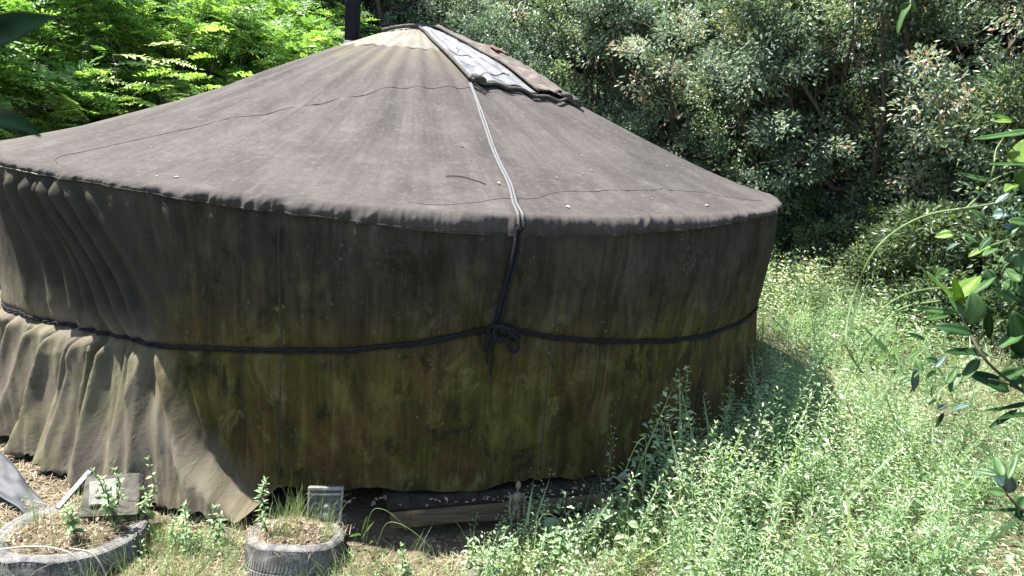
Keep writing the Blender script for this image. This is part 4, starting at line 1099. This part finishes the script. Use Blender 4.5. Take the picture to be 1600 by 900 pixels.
TWIG_E = {'stems': [([(1.045, -4.808, 2.546), (1.044, -4.798, 2.502), (1.021, -4.832, 2.456)], 0.002), ([(0.76, -4.78, 2.496), (0.765, -4.768, 2.462), (0.749, -4.796, 2.444)], 0.002)], 'leaves': [((1.031, -4.821, 2.462), (1.011, -4.826, 2.39), 0.018, 1), ((1.002, -4.86, 2.45), (0.998, -4.831, 2.442), 0.0121, 1), ((1.039, -4.797, 2.476), (1.076, -4.781, 2.448), 0.0126, 1), ((0.748, -4.812, 2.451), (0.729, -4.819, 2.426), 0.0122, 2)]}
TWIG_F = {'stems': [([(-0.315, -5.83, 2.171), (-0.301, -5.826, 2.161), (-0.275, -5.84, 2.161), (-0.26, -5.846, 2.17)], 0.0016), ([(-0.295, -5.835, 2.161), (-0.281, -5.834, 2.14), (-0.26, -5.851, 2.129)], 0.0012)], 'leaves': [((-0.273, -5.837, 2.166), (-0.223, -5.832, 2.192), 0.0277, 2), ((-0.269, -5.847, 2.13), (-0.23, -5.848, 2.12), 0.017, 2)]}

# ------------------------------------------------------------------ tyres used as planters
def tyre(x, y, rad, h, label, seed, tilt=(0, 0)):
    g = np.random.default_rng(seed)
    e = empty('tyre_planter', (x, y, float(gh(x, y))-.105), label, 'tyre', 'tyre planters')
    e.rotation_euler = (R(tilt[0]), R(tilt[1]), 0)
    ri = rad*.70
    prof = [(rad*.985, .02), (rad*.985, h*.2), (rad*.99, h*.5), (rad*.985, h*.8), (rad*.965, h*.92), (rad*.93, h*.975), (rad*.915, h*.97), (rad*.905, h*1.0), (rad*.86, h*1.005), (rad*.85, h*.985), (rad*.835, h*.985), (rad*.825, h*1.0), (rad*.78, h*.97), (ri*1.04, h*.93), (ri, h*.86), (ri*1.03, h*.80), (rad*.78, h*.76), (rad*.88, h*.6), (rad*.92, h*.3), (rad*.9, .02)]
    seg = 96
    th = np.linspace(0, 2*np.pi, seg, endpoint=False)
    pr = np.array(prof)
    wob = 1+.012*np.sin(th*2+seed)+.008*np.sin(th*5+1)
    wz = 1+.05*np.sin(th+seed)+.03*np.sin(th*3)
    V = np.stack([pr[None, :, 0]*(np.cos(th)*wob)[:, None], pr[None, :, 0]*(np.sin(th)*wob)[:, None], pr[None, :, 1]*wz[:, None]], -1)
    link('casing', np_mesh('casing', V.reshape(-1, 3), grid_faces(seg, len(prof), True), 4), 'rubber', e)
    # tread blocks round the outside, joined: too many to pick apart
    s = Soup(); nb = 84
    for k in range(nb):
        a0 = 2*np.pi*k/nb; da = 2*np.pi/nb*.36
        wz_ = 1+.05*math.sin(a0+seed)+.03*math.sin(a0*3); wb = 1+.012*math.sin(a0*2+seed)+.008*math.sin(a0*5+1)
        for z0, z1, sl, r1 in ((.06, .48, .05, .992), (.52, .93, -.05, .985)):
            q = []
            for rr3 in (rad*.965*wb, rad*1.018*wb*(r1 if z1 > .9 else 1)):
                for zz, aa_ in ((z0, a0-da+sl*.3), (z0, a0+da+sl*.3), (z1, a0+da-sl*.6), (z1, a0-da-sl*.6)):
                    rq = rr3*(1 if zz < .9 else .972)
                    q.append((rq*math.cos(aa_), rq*math.sin(aa_), zz*h*wz_))
            f = np.array([[4, 5, 6], [4, 6, 7], [0, 1, 5], [0, 5, 4], [1, 2, 6], [1, 6, 5], [2, 3, 7], [2, 7, 6], [3, 0, 4], [3, 4, 7]])
            s.add(np.array(q), f, np.zeros(8))
    o_ = link('tread', s.mesh('tread'), 'rubber', e, False); o_['kind'] = 'stuff'
    # soil fill and dead leaves inside
    rs_ = np.linspace(0, rad*.78, 14); ts_ = np.linspace(0, 2*np.pi, 48, endpoint=False)
    A_, B_ = np.meshgrid(ts_, rs_, indexing='ij')
    Z_ = h*.88+.045*(1-(B_/(rad*.78))**2)+.02*(vnoise(B_*np.cos(A_)*22+9, B_*np.sin(A_)*22+9, seed)-.5)
    sl_ = link('soil', np_mesh('soil', np.stack([B_*np.cos(A_), B_*np.sin(A_), Z_], -1).reshape(-1, 3), grid_faces(48, 14, True), 4), 'soil', e)
    n = 300; rr4 = rad*.72*np.sqrt(g.random(n)); an_ = g.uniform(0, 6.28, n)
    m_ = litter_mesh(rr4*np.cos(an_), rr4*np.sin(an_), h*.90+.045*(1-(rr4/(rad*.78))**2)+g.uniform(0, .02, n), g, (.012, .034), 'dead_leaves', .7)
    o_ = link('dead_leaves', m_, 'dry_leaf', sl_, False); o_['kind'] = 'stuff'
    for nm_, tm_, mt_, cnt in (('straw', ST, 'straw', 150), ('grass_tuft', GT, 'grass_blade', 34)):
        s = Soup(); rr4 = rad*.8*np.sqrt(g.random(cnt)); an_ = g.uniform(0, 6.28, cnt)
        for q in range(cnt):
            V, F, r_ = tm_[q % len(tm_)]; k_ = g.uniform(.35, .8); cz_, sz_ = math.cos(an_[q]*3), math.sin(an_[q]*3)
            W_ = np.stack([V[:, 0]*cz_-V[:, 1]*sz_, V[:, 0]*sz_+V[:, 1]*cz_, V[:, 2]], -1)*k_
            s.add(W_+np.array([rr4[q]*math.cos(an_[q]), rr4[q]*math.sin(an_[q]), h*.90+.04*(1-(rr4[q]/(rad*.8))**2)]), F, r_)
        o_ = link(nm_, s.mesh(nm_), mt_, sl_, False); o_['kind'] = 'stuff'
    return e
tyre(-.52, -3.275, .232, .23, 'small worn tyre planter in front of the carved plaque, filled with dead leaves', 3, (-11, 2))
tyre(-1.55, -3.19, .335, .22, 'large worn tyre planter at the lower left by the flared skirt', 5, (-8, -3))

# ------------------------------------------------------------------ small things by the wall
def ball(bm, c, r, sc=(1, 1, 1), sub=2, rot=None):
    m_ = Matrix.Translation(c) @ (rot.to_matrix().to_4x4() if rot else Matrix.Identity(4)) @ Matrix.Diagonal((*sc, 1))
    bmesh.ops.create_icosphere(bm, subdivisions=sub, radius=r, matrix=m_)
def bm_obj(name, bm, mat, parent, smooth=True):
    me = bpy.data.meshes.new(name); bm.to_mesh(me); bm.free()
    return link(name, me, mat, parent, smooth)

# carved plaque standing behind the small tyre
pq = empty('carved_plaque', (-.40, -3.115, .012), 'pale stone plaque with a carved seated figure and scrolls, behind the small tyre', 'plaque')
pq.rotation_euler = (R(-12), R(2), R(4))
PW, PH = .172, .265
slab_ = link('slab', box_mesh('slab', PW, .022, PH, .003, .001, 4), 'plaque_dark', pq, False); slab_.location = (0, 0, PH/2)
for nm, sx_, sz_, x_, z_ in (('frame_bar', PW+.004, .016, 0, PH-.008), ('frame_bar', PW+.004, .016, 0, .008), ('frame_bar', .011, PH-.034, -PW/2+.006, PH/2), ('frame_bar', .011, PH-.034, PW/2-.006, PH/2), ('frame_bar', PW+.004, .012, 0, PH-.036)):
    o_ = link(nm, box_mesh(nm, sx_, .016, sz_, .0025, .0006, 5), 'plaque', slab_, False); o_.location = (x_, -.016, z_-PH/2)
bm = bmesh.new()   # the figure in relief: head, body, bent arm, crossed legs
for c_, r_, sc_ in (((.008, -.012, .165), .021, (1, .7, 1.05)), ((.006, -.010, .118), .030, (.95, .5, 1.1)), ((-.018, -.012, .118), .013, (.8, .7, 2.2)), ((.036, -.012, .112), .013, (.8, .7, 2.0)), ((-.012, -.012, .070), .024, (1.7, .6, .7)), ((.030, -.012, .060), .024, (1.4, .6, .7)), ((.000, -.014, .042), .016, (2.4, .7, .7))):
    ball(bm, Vector(c_), r_, sc_)
bm_obj('figure', bm, 'plaque', slab_).location = (0, 0, -PH/2)
def ring_pts(cx, cz, r_, a0, a1, n=18, sp=0.):
    t_ = np.linspace(a0, a1, n)
    rr5 = r_*(1-sp*np.linspace(0, 1, n))
    return np.stack([cx+rr5*np.cos(t_), np.full(n, -.013), cz+rr5*np.sin(t_)], -1)
for cx, cz, r_, a0, a1 in ((-.048, .165, .024, -1, 6.5), (.055, .168, .020, -2, 5.0), (-.050, .105, .022, -2, 4.8), (.058, .095, .017, 0, 6.5), (-.052, .055, .019, -1, 5.5), (.055, .045, .016, -2, 4)):
    tubes('scroll', [(ring_pts(cx, cz, r_, a0, a1, 26, .65), .0055)], 'plaque', slab_, 6).location = (0, 0, -PH/2)

# tilted slab, small carved tile and a metal strip in the large tyre
sb = empty('stone_slab', (-1.42, -3.04, .205), 'flat rough stone slab leaning at the back of the large tyre', 'slab')
sb.rotation_euler = (R(33), R(5), R(14))
link('stone', box_mesh('stone', .25, .22, .03, .008, .008, 6), 'stone', sb, False)
tl = empty('carved_tile', (-1.45, -3.06, .228), 'small square tile with a raised figure lying on the stone slab', 'tile')
tl.rotation_euler = (R(33), R(5), R(14)); tl.rotation_euler.rotate_axis('Z', R(8))
o_ = link('tile_base', box_mesh('tile_base', .115, .13, .02, .004, .001, 7), 'plaque', tl, False); o_.rotation_euler = (0, 0, 0)
bm = bmesh.new()
for c_, r_, sc_ in (((0, .035, .012), .014, (1, 1, .7)), ((0, .008, .012), .018, (1, 1.1, .6)), ((-.02, -.02, .012), .014, (1.2, 1, .6)), ((.02, -.022, .012), .014, (1.2, 1, .6)), ((.028, .012, .012), .009, (.7, 1.8, .7)), ((-.028, .01, .012), .009, (.7, 1.8, .7))):
    ball(bm, Vector(c_), r_, sc_)
bm_obj('raised_figure', bm, 'plaque', tl)
sp_ = link('metal_strip', box_mesh('metal_strip', .028, .22, .012, .002, .0008, 8), 'strip_metal', None, False)
sp_.location = (-1.60, -3.02, .22); sp_.rotation_euler = (R(28), R(10), R(-18))
tag(sp_, 'short grey metal strip leaning beside the stone slab in the large tyre', 'metal strip')

# grey plastic sheet sticking out from under the skirt
u_, v_ = np.meshgrid(np.linspace(0, 1, 26), np.linspace(0, 1, 12), indexing='ij')
p0 = np.array([-2.32, -2.42, .16]); p1 = np.array([-1.80, -2.86, .035])
side = np.array([-.10, -.20, -.03])
Pg = p0+(p1-p0)*u_[..., None]+side*v_[..., None]*(1-.55*u_[..., None])
Pg[..., 2] += .05*np.sin(u_*5)*(1-v_)*.5+.035*(vnoise(u_*6, v_*4, 91)-.5)
sh_ = link('plastic_sheet', np_mesh('plastic_sheet', Pg.reshape(-1, 3), grid_faces(26, 12), 4), 'sheet')
solid(sh_, .003); tag(sh_, 'crumpled grey plastic sheet sticking out under the skirt at the left edge', 'plastic sheet')

# jointed wooden figure standing against the deck
mq = empty('jointed_figure', (.575, -3.105, float(gh(.575, -3.105))), 'small jointed wooden drawing figure standing against the deck boards', 'figure')
mq.rotation_euler = (R(-6), R(4), R(20))
def mpart(name, balls):
    bm = bmesh.new()
    for c_, r_, sc_ in balls: ball(bm, Vector(c_), r_, sc_)
    return bm_obj(name, bm, 'mannequin_wood', mq)
mpart('head', [((0, 0, .292), .0165, (.85, .95, 1.45)), ((0, 0, .263), .006, (1, 1, 1.2))])
mpart('torso', [((0, 0, .225), .027, (1.15, .7, 1.2)), ((0, 0, .193), .010, (1, 1, 1))])
mpart('pelvis', [((0, 0, .170), .021, (1.15, .75, .9))])
for s_ in (-1, 1):
    for nm, pts, r0_, r1_ in (('upper_arm', [(.034*s_, 0, .245), (.043*s_, -.004, .195)], .0085, .0068), ('forearm', [(.043*s_, -.004, .190), (.044*s_, -.016, .142)], .0070, .0052), ('hand', [(.044*s_, -.016, .140), (.044*s_, -.022, .118)], .0068, .003), ('thigh', [(.014*s_, 0, .160), (.017*s_, -.003, .092)], .0125, .0085), ('shin', [(.017*s_, -.003, .088), (.018*s_, .003, .020)], .0088, .0055), ('foot', [(.018*s_, .008, .010), (.020*s_, -.034, .007)], .0085, .0055)):
        P = np.array(pts, float); n_ = 7; t_ = np.linspace(0, 1, n_)[:, None]
        tubes(nm, [(P[0]*(1-t_)+P[1]*t_, (np.linspace(r0_, r1_, n_)*(.8+.25*np.sin(np.linspace(.2, 2.9, n_)))))], 'mannequin_wood', mq, 9)

# dead hooked stems by the large tyre
for pts, lb in (([(-1.70, -3.46, .19), (-1.58, -3.47, .21), (-1.46, -3.48, .205), (-1.38, -3.50, .17), (-1.33, -3.52, .02)], 'pale dead stalk bent like a hook in front of the large tyre'),
                ([(-1.42, -3.47, .20), (-1.34, -3.47, .18), (-1.29, -3.48, .12), (-1.25, -3.50, .01)], 'short pale dead stalk beside the hooked one')):
    tag(tubes('dead_stalk', [(smooth_path(pts, 30), np.linspace(.0042, .003, 30))], 'dead_stem', None, 6), lb, 'dead stalk')

# stones half hidden in the front grass
def rock(x, y, s, label, seed, mat='stone'):
    bm = bmesh.new(); bmesh.ops.create_icosphere(bm, subdivisions=3, radius=1)
    g_ = random.Random(seed); ox = g_.uniform(0, 50)
    for v in bm.verts:
        n_ = float(vnoise(v.co.x*1.3+ox, v.co.y*1.3+v.co.z*.9+ox, seed))
        v.co *= .72+.5*n_
        v.co = Vector((v.co.x*s[0], v.co.y*s[1], v.co.z*s[2]))
    o_ = bm_obj('stone', bm, mat, None); o_.location = (x, y, float(gh(x, y))+s[2]*.2)
    tag(o_, label, 'stone')
rock(.27, -3.50, (.035, .03, .03), 'small grey stone in the front grass below the wooden figure', 1)
rock(1.55, -3.40, (.11, .06, .06), 'grey stone half hidden below the tall bushy weed', 2)
rock(3.70, -1.76, (.13, .09, .035), 'pale flat stone shining in the sunlit herbs', 3, 'stone')
rock(.35, -3.42, (.06, .05, .045), 'dark stone in the leafy weeds in front of the deck', 4, 'plaque_dark')

# ------------------------------------------------------------------ weeds one can pick out
def weed(kind, x, y, h, label, seed, z=None, lean=None):
    g = np.random.default_rng(900+seed)
    e = empty({'spike': 'tall_weed', 'bushy': 'bushy_weed', 'leafy': 'leafy_weed', 'round': 'broadleaf_weed'}[kind], (x, y, float(gh(x, y))-.01 if z is None else z), label, 'weed', 'weeds along the yurt')
    s = Soup(); stems = []
    def spike(b, top, nodes, LL, wr, per=4):
        p = limb_path(b, top, g, 10, .07)
        stems.append((p, np.linspace(.0045, .0018, 10)*(1+.3*h)))
        k = np.linspace(.12, 1, nodes)
        P0 = np.stack([np.interp(k*9, np.arange(10), p[:, q]) for q in range(3)], -1)
        P = np.repeat(P0, per, 0); n = len(P)
        an = np.tile(np.arange(per)*2*np.pi/per, nodes)+np.repeat(np.arange(nodes)*.9, per)+g.normal(0, .25, n)
        kk = np.repeat(k, per)
        Dr = np.stack([np.cos(an), np.sin(an), g.uniform(-.25, .35, n)+kk**4*1.1], -1)
        L_ = LL*g.uniform(.7, 1.15, n)*(1.1-.55*kk)
        V, F, r_ = leaves(P, Dr, np.array([0, 0, 1.])+g.normal(size=(n, 3))*.3, L_, L_*wr, .16, True, np.clip(g.normal(.62, .16, n), 0, 1), .2)
        s.add(V, F, r_)
    if kind == 'spike':
        spike((0, 0, 0), (g.normal()*.06*h, g.normal()*.06*h, h), int(6+h*18), .055, .30)
        if h > .4: spike((0, 0, h*.2), (g.normal()*.16, g.normal()*.1, h*.75), int(5+h*12), .05, .30)
    elif kind == 'bushy':
        for _ in range(7):
            a_ = g.uniform(0, 6.28); q = g.uniform(.05, .32)*h
            spike((0, 0, 0), (math.cos(a_)*q, math.sin(a_)*q, h*g.uniform(.6, 1.02)), int(8+h*16), .052, .30)
    elif kind == 'leafy':
        for _ in range(3):
            a_ = g.uniform(0, 6.28); q = g.uniform(.1, .35)*h
            spike((0, 0, 0), (math.cos(a_)*q, math.sin(a_)*q, h*g.uniform(.65, 1.02)), int(4+h*14), .052, .48, 3)
    else:
        for _ in range(9):
            a_ = g.uniform(0, 6.28); q = g.uniform(.05, .16)
            tp = np.array([math.cos(a_)*q, math.sin(a_)*q, h*g.uniform(.35, 1.0)])
            p = limb_path((0, 0, 0), tp, g, 7, .12); stems.append((p, np.linspace(.002, .0012, 7)))
            V, F, r_ = leaves(tp[None], np.array([[math.cos(a_), math.sin(a_), -.1]]), np.array([[0, -.3, 1.]])+g.normal(size=(1, 3))*.25, .075, .075, .12, True, np.array([g.uniform(.3, .7)]), .2); s.add(V, F, r_)
    tubes('stem', stems, 'stem_green', e, 5)
    f_ = link('foliage', s.mesh('foliage'), 'herb_leaf', e, False); f_['kind'] = 'stuff'
    return e
WEEDS = [
 ('spike', 1.54, -2.72, .87, 'thin tall weed rising highest against the right half of the wall'),
 ('bushy', 1.64, -3.07, .69, 'biggest bushy pale weed in front of the right half of the wall'),
 ('bushy', 1.49, -3.16, .55, 'bushy weed at the left foot of the biggest pale weed'),
 ('spike', 2.28, -2.43, .57, 'upright pale weed right of the biggest bushy weed'),
 ('spike', 2.03, -2.64, .56, 'upright pale weed just right of the biggest bushy weed'),
 ('bushy', 2.65, -2.16, .55, 'bushy weed at the corner where the wall ends on the right'),
 ('bushy', 3.01, -2.01, .45, 'bushy weed farther right of the wall end, at the clearing'),
 ('spike', 2.34, -2.06, .70, 'tall shaded weed close to the wall near its right end'),
 ('spike', 2.66, -1.66, .51, 'shaded weed against the wall near its right silhouette'),
 ('spike', 2.99, -1.38, .31, 'low shaded weed at the foot of the right silhouette'),
 ('round', 2.72, -1.60, .32, 'broad dark leaves in the shade at the right end of the wall'),
 ('leafy', 1.12, -3.16, .32, 'leafy weed left of the arching grass stalk'),
 ('leafy', .93, -3.26, .25, 'low leafy weed right of the wooden figure'),
 ('leafy', .77, -3.34, .29, 'leafy weed with broad leaves in front of the wooden figure'),
 ('leafy', .69, -3.32, .25, 'leafy weed close in front of the wooden figure, lower one'),
 ('leafy', .51, -3.36, .20, 'small leafy weed left of the wooden figure'),
 ('leafy', .34, -3.36, .16, 'small leafy weed at the edge of the bare dark soil'),
 ('leafy', -1.08, -3.15, .26, 'leafy weed just right of the large tyre'),
 ('leafy', -.92, -3.15, .21, 'leafy weed under the pointed tip of the skirt, between the tyres'),
 ('leafy', -1.00, -3.22, .16, 'lowest leafy weed between the two tyres'),
 ('spike', 1.74, -3.19, .42, 'short upright weed right in front of the biggest bushy weed'),
 ('bushy', 1.86, -3.22, .53, 'bushy weed at the right foot of the biggest pale weed'),
 ('spike', 1.29, -3.18, .23, 'short spiky weed between the arching stalk and the bushy weeds'),
 ('leafy', 1.42, -3.30, .26, 'leafy weed at the front foot of the bushy weeds'),
 ('round', 1.10, -3.05, .24, 'broad round leaves in the shade in front of the deck end'),
 ('round', .86, -3.10, .20, 'broad round leaves beside the wooden figure against the deck'),
 ('round', 1.40, -2.86, .33, 'broad round leaves climbing at the right end of the deck'),
 ('spike', 3.79, -.17, .46, 'dark upright weed in the shadow beyond the right wall edge'),
 ('bushy', 3.23, -1.35, .45, 'bushy weed in the yurt shadow by the right wall edge'),
 ('leafy', .42, -3.45, .16, 'low leafy weed at the bottom edge below the wooden figure'),
 ('leafy', .02, -3.46, .18, 'low leafy weed right of the small tyre at the bottom edge'),
 ('spike', 2.23, -2.78, .38, 'short pale weed in front of the two upright weeds'),
 ('bushy', 2.42, -2.85, .34, 'low bushy weed at the edge of the bare hollow in the herbs'),
 ('leafy', 1.82, -3.38, .30, 'leafy weed at the bottom edge below the bushy weeds'),
 ('spike', .76, -3.08, .22, 'small shaded weed right beside the wooden figure')]
for i, (k, x, y, h, lb) in enumerate(WEEDS):
    weed(k, x, y, h, lb, i)
weed('spike', -.64, -3.27, .26, 'young pale weed growing out of the small tyre', 60, .15)
weed('leafy', .60, -3.22, .17, 'leafy weed hiding the legs of the wooden figure', 64)
weed('leafy', .50, -3.19, .14, 'low weed at the left foot of the wooden figure', 65)
weed('leafy', -1.38, -3.16, .24, 'thin weed with bright leaves growing at the back of the large tyre', 61, .18)
weed('leafy', -1.48, -3.30, .15, 'low green weed in the middle of the large tyre', 62, .16)
weed('leafy', -1.28, -3.02, .28, 'weed with bright tip leaves between skirt and large tyre', 63, .05)

# long arching grass stalks
STALK = [((1.24, -3.16), .61, (-.09, .0), 'tall grass stalk arching over at its top beside the leafy weed'), ((.87, -3.34), .29, (.10, .02), 'short arching grass stalk right of the wooden figure'), ((.60, -3.40), .33, (.14, 0), 'arching grass stalk in front of the wooden figure'),
         ((1.59, -3.40), .33, (.16, .02), 'arching grass stalk at the bottom edge under the bushy weeds'), ((2.30, -2.20), .48, (.22, .05), 'feathery arching grass stalk near the right end of the wall'), ((-.20, -3.28), .30, (.16, -.05), 'arching grass blade right of the carved plaque'),
         ((-.14, -3.31), .26, (.20, -.1), 'longer drooping grass blade right of the small tyre'), ((2.06, -3.25), .38, (.18, -.05), 'arching grass stalk right of the bushy weeds'), ((1.97, -2.88), .61, (.2, .0), 'tall grass stalk bending right among the upright weeds')]
for i, ((x, y), h, (bx, by), lb) in enumerate(STALK):
    e = empty('grass_stalk', (x, y, float(gh(x, y))), lb, 'grass stalk', 'arching grass stalks')
    tubes('stalk', [(smooth_path([(0, 0, 0), (bx*.12, by*.1, h*.5), (bx*.3, by*.3, h*.93), (bx*.62, by*.6, h), (bx, by, h*.90), (bx*1.35, by*1.3, h*.70)], 40), np.linspace(.0017, .0009, 40))], 'stem_green', e, 5)
    g = np.random.default_rng(70+i); n = 4
    an = g.uniform(0, 6.28, n); P = np.stack([0*an, 0*an, h*g.uniform(.05, .5, n)], -1)
    V, F, r_ = leaves(P, np.stack([np.cos(an), np.sin(an), an*0+.9], -1), np.array([0, 0, 1.])+0*P, h*.45, .009, .1, True, None, .3)
    link('blade', np_mesh('blade', V, F, 3, r_), 'grass_blade', e, False)

# pink flower in the clearing
fl = empty('pink_flower', (3.98, -.44, float(gh(3.98, -.44))), 'single small pink flower standing in the clearing', 'flower')
tubes('stem', [(smooth_path([(0, 0, 0), (.02, 0, .16), (.01, .01, .30)], 12), .002)], 'stem_green', fl, 5)
n = 7; an = np.arange(n)*2*np.pi/n
V, F, r_ = leaves(np.tile([[.01, .01, .30]], (n, 1)), np.stack([np.cos(an), np.sin(an), 0*an+.5], -1), np.tile([[0, 0, 1.]], (n, 1)), .035, .022, .1, True)
link('petals', np_mesh('petals', V, F, 3, r_), 'pink', fl, False)

# ------------------------------------------------------------------ dry leaves and a twig on the roof
DEB = [(6.4, 2.16, .030), (7.2, 2.35, .016), (9.2, 2.62, .03), (27.5, 2.19, .020), (25.5, 2.41, .022), (46.8, 1.99, .028), (33.4, 2.64, .03), (28.7, 2.77, .04), (37.5, 2.86, .04), (-24.4, 2.88, .03), (23.4, 2.44, .018), (49, 2.30, .03), (-36, 2.55, .025), (18, 2.5, .02), (15.5, 2.85, .03), (-26.5, 2.9, .018)]
for i, (a_, r_, s_) in enumerate(DEB):
    p = roof_pt(np.array([a_]), np.array([r_]), .006)[0]
    g = np.random.default_rng(i)
    V, F, rr6 = leaves(np.zeros((1, 3)), g.normal(size=(1, 3))*np.array([1, 1, .1]), np.array([[.1*g.normal(), -.35, 1.]]), s_*1.05, s_*.42, .2, True, np.array([.45+.45*g.random()]))
    o_ = link('fallen_leaf', np_mesh('fallen_leaf', V, F, 3, rr6), 'dry_leaf', None, False); o_.location = p
    tag(o_, 'tiny pale dry leaf fallen on the canvas roof', 'dry leaf', 'dry leaves on the roof')
tag(tubes('twig', [(roof_line([(3.2, 2.56), (5, 2.55), (6.5, 2.59), (7.6, 2.65)], .006, 20), .003)], 'stem_brown', None, 5), 'thin dark twig lying on the front of the canvas roof', 'twig')
p = roof_pt(np.array([11.0]), np.array([2.16]), .012)
V, F, rr6 = leaves(p, np.array([[1., -.3, -.1]]), np.array([[0, -.4, 1.]]), .05, .02, .2, True, np.array([.0]))
tag(link('dark_leaf', np_mesh('dark_leaf', V, F, 3, rr6), 'litter', None, False), 'dark curled leaf caught beside the roof strap', 'leaf')

# ------------------------------------------------------------------ branches close to the viewpoint
def big_leaf(b, tip, w_, nrm, g, curl):
    b = np.array(b); tip = np.array(tip); ax = tip-b; L_ = np.linalg.norm(ax); ax = ax/L_
    S = unit(np.cross(ax, nrm)); N2 = np.cross(S, ax)
    nu, nv = 11, 5
    t_ = np.linspace(0, 1, nu); prof = np.sin(np.pi*np.clip(t_, 0, 1)**.85)**.75*(1-.15*t_)
    prof[0] = .06; prof[-1] = .015
    vv = np.linspace(-1, 1, nv)
    U_, V_ = np.meshgrid(t_, vv, indexing='ij'); PR = prof[:, None]+0*V_
    off = .22*w_*np.abs(V_)*PR+curl*L_*(U_*(1-U_))*1.0+.02*L_*np.sin(U_*9)*V_*PR
    P = b+ax*(L_*U_)[..., None]+S*(w_*.5*PR*V_)[..., None]+N2*off[..., None]
    me = np_mesh('leaf', P.reshape(-1, 3)-b, grid_faces(nu, nv), 4)
    a = me.attributes.new('rib', 'FLOAT', 'POINT'); a.data.foreach_set('value', (np.abs(V_) < .1).astype(np.float32).ravel())
    return me, b
LM = ['leaf_young', 'leaf_mid', 'leaf_dark', 'leaf_blue']
def branch(name, tw, label, seed, smat='stem_brown'):
    g = np.random.default_rng(seed)
    o0 = np.array(tw['stems'][0][0][0])
    e = empty(name, tuple(o0), label, 'branch')
    for pts, r_ in tw['stems']:
        P = smooth_path(np.array(pts)-o0, 6*len(pts))
        tubes('stem', [(P, np.linspace(r_, r_*.55, len(P)))], smat, e, 7)
    camp = np.array([0, -6.3159, 2.1551])
    for b, t_, w_, k in tw['leaves']:
        view = unit(camp-np.array(b))
        nrm = unit(view*.75+np.array([-.25, .1, .65])+g.normal(size=3)*.35)
        me, bb = big_leaf(b, t_, w_*1.08, nrm, g, g.uniform(-.25, .25))
        o_ = link('leaf', me, LM[k], e); o_.location = tuple(bb-o0)
        solid(o_, .0006)
branch('leafy_branch', TWIG_A, 'brown twig with thick oval green leaves reaching in at the right edge', 31)
branch('branch_tip', TWIG_B, 'short twig tip with bluish and green leaves at the lower right edge', 32)
branch('climbing_vine', TWIG_C, 'thin looping vine with pale green leaves at the upper right', 33, 'stem_green')
branch('vine_sprig', TWIG_D, 'fine dangling vine sprig with small leaves left of the oval leaf twig', 34, 'stem_green')
branch('hanging_sprig', TWIG_E, 'small green leaves hanging in at the top edge right of centre', 35, 'stem_green')
for q in range(2):  # unseen larger leaves added toward the sun to shade the visible pair
    for b, t_, w_, k in list(TWIG_F['leaves'])[:2]:
        sh3 = np.array(sun_vec)*(.07+.05*q)+np.array([.004, .0, .003])
        TWIG_F['leaves'].append((tuple(np.array(b)+sh3), tuple(np.array(t_)+sh3*1.02), w_*1.5, 2))
branch('near_leaves', TWIG_F, 'large dark blurred leaves at the upper left corner, with unseen leaves added above to shade them', 36)
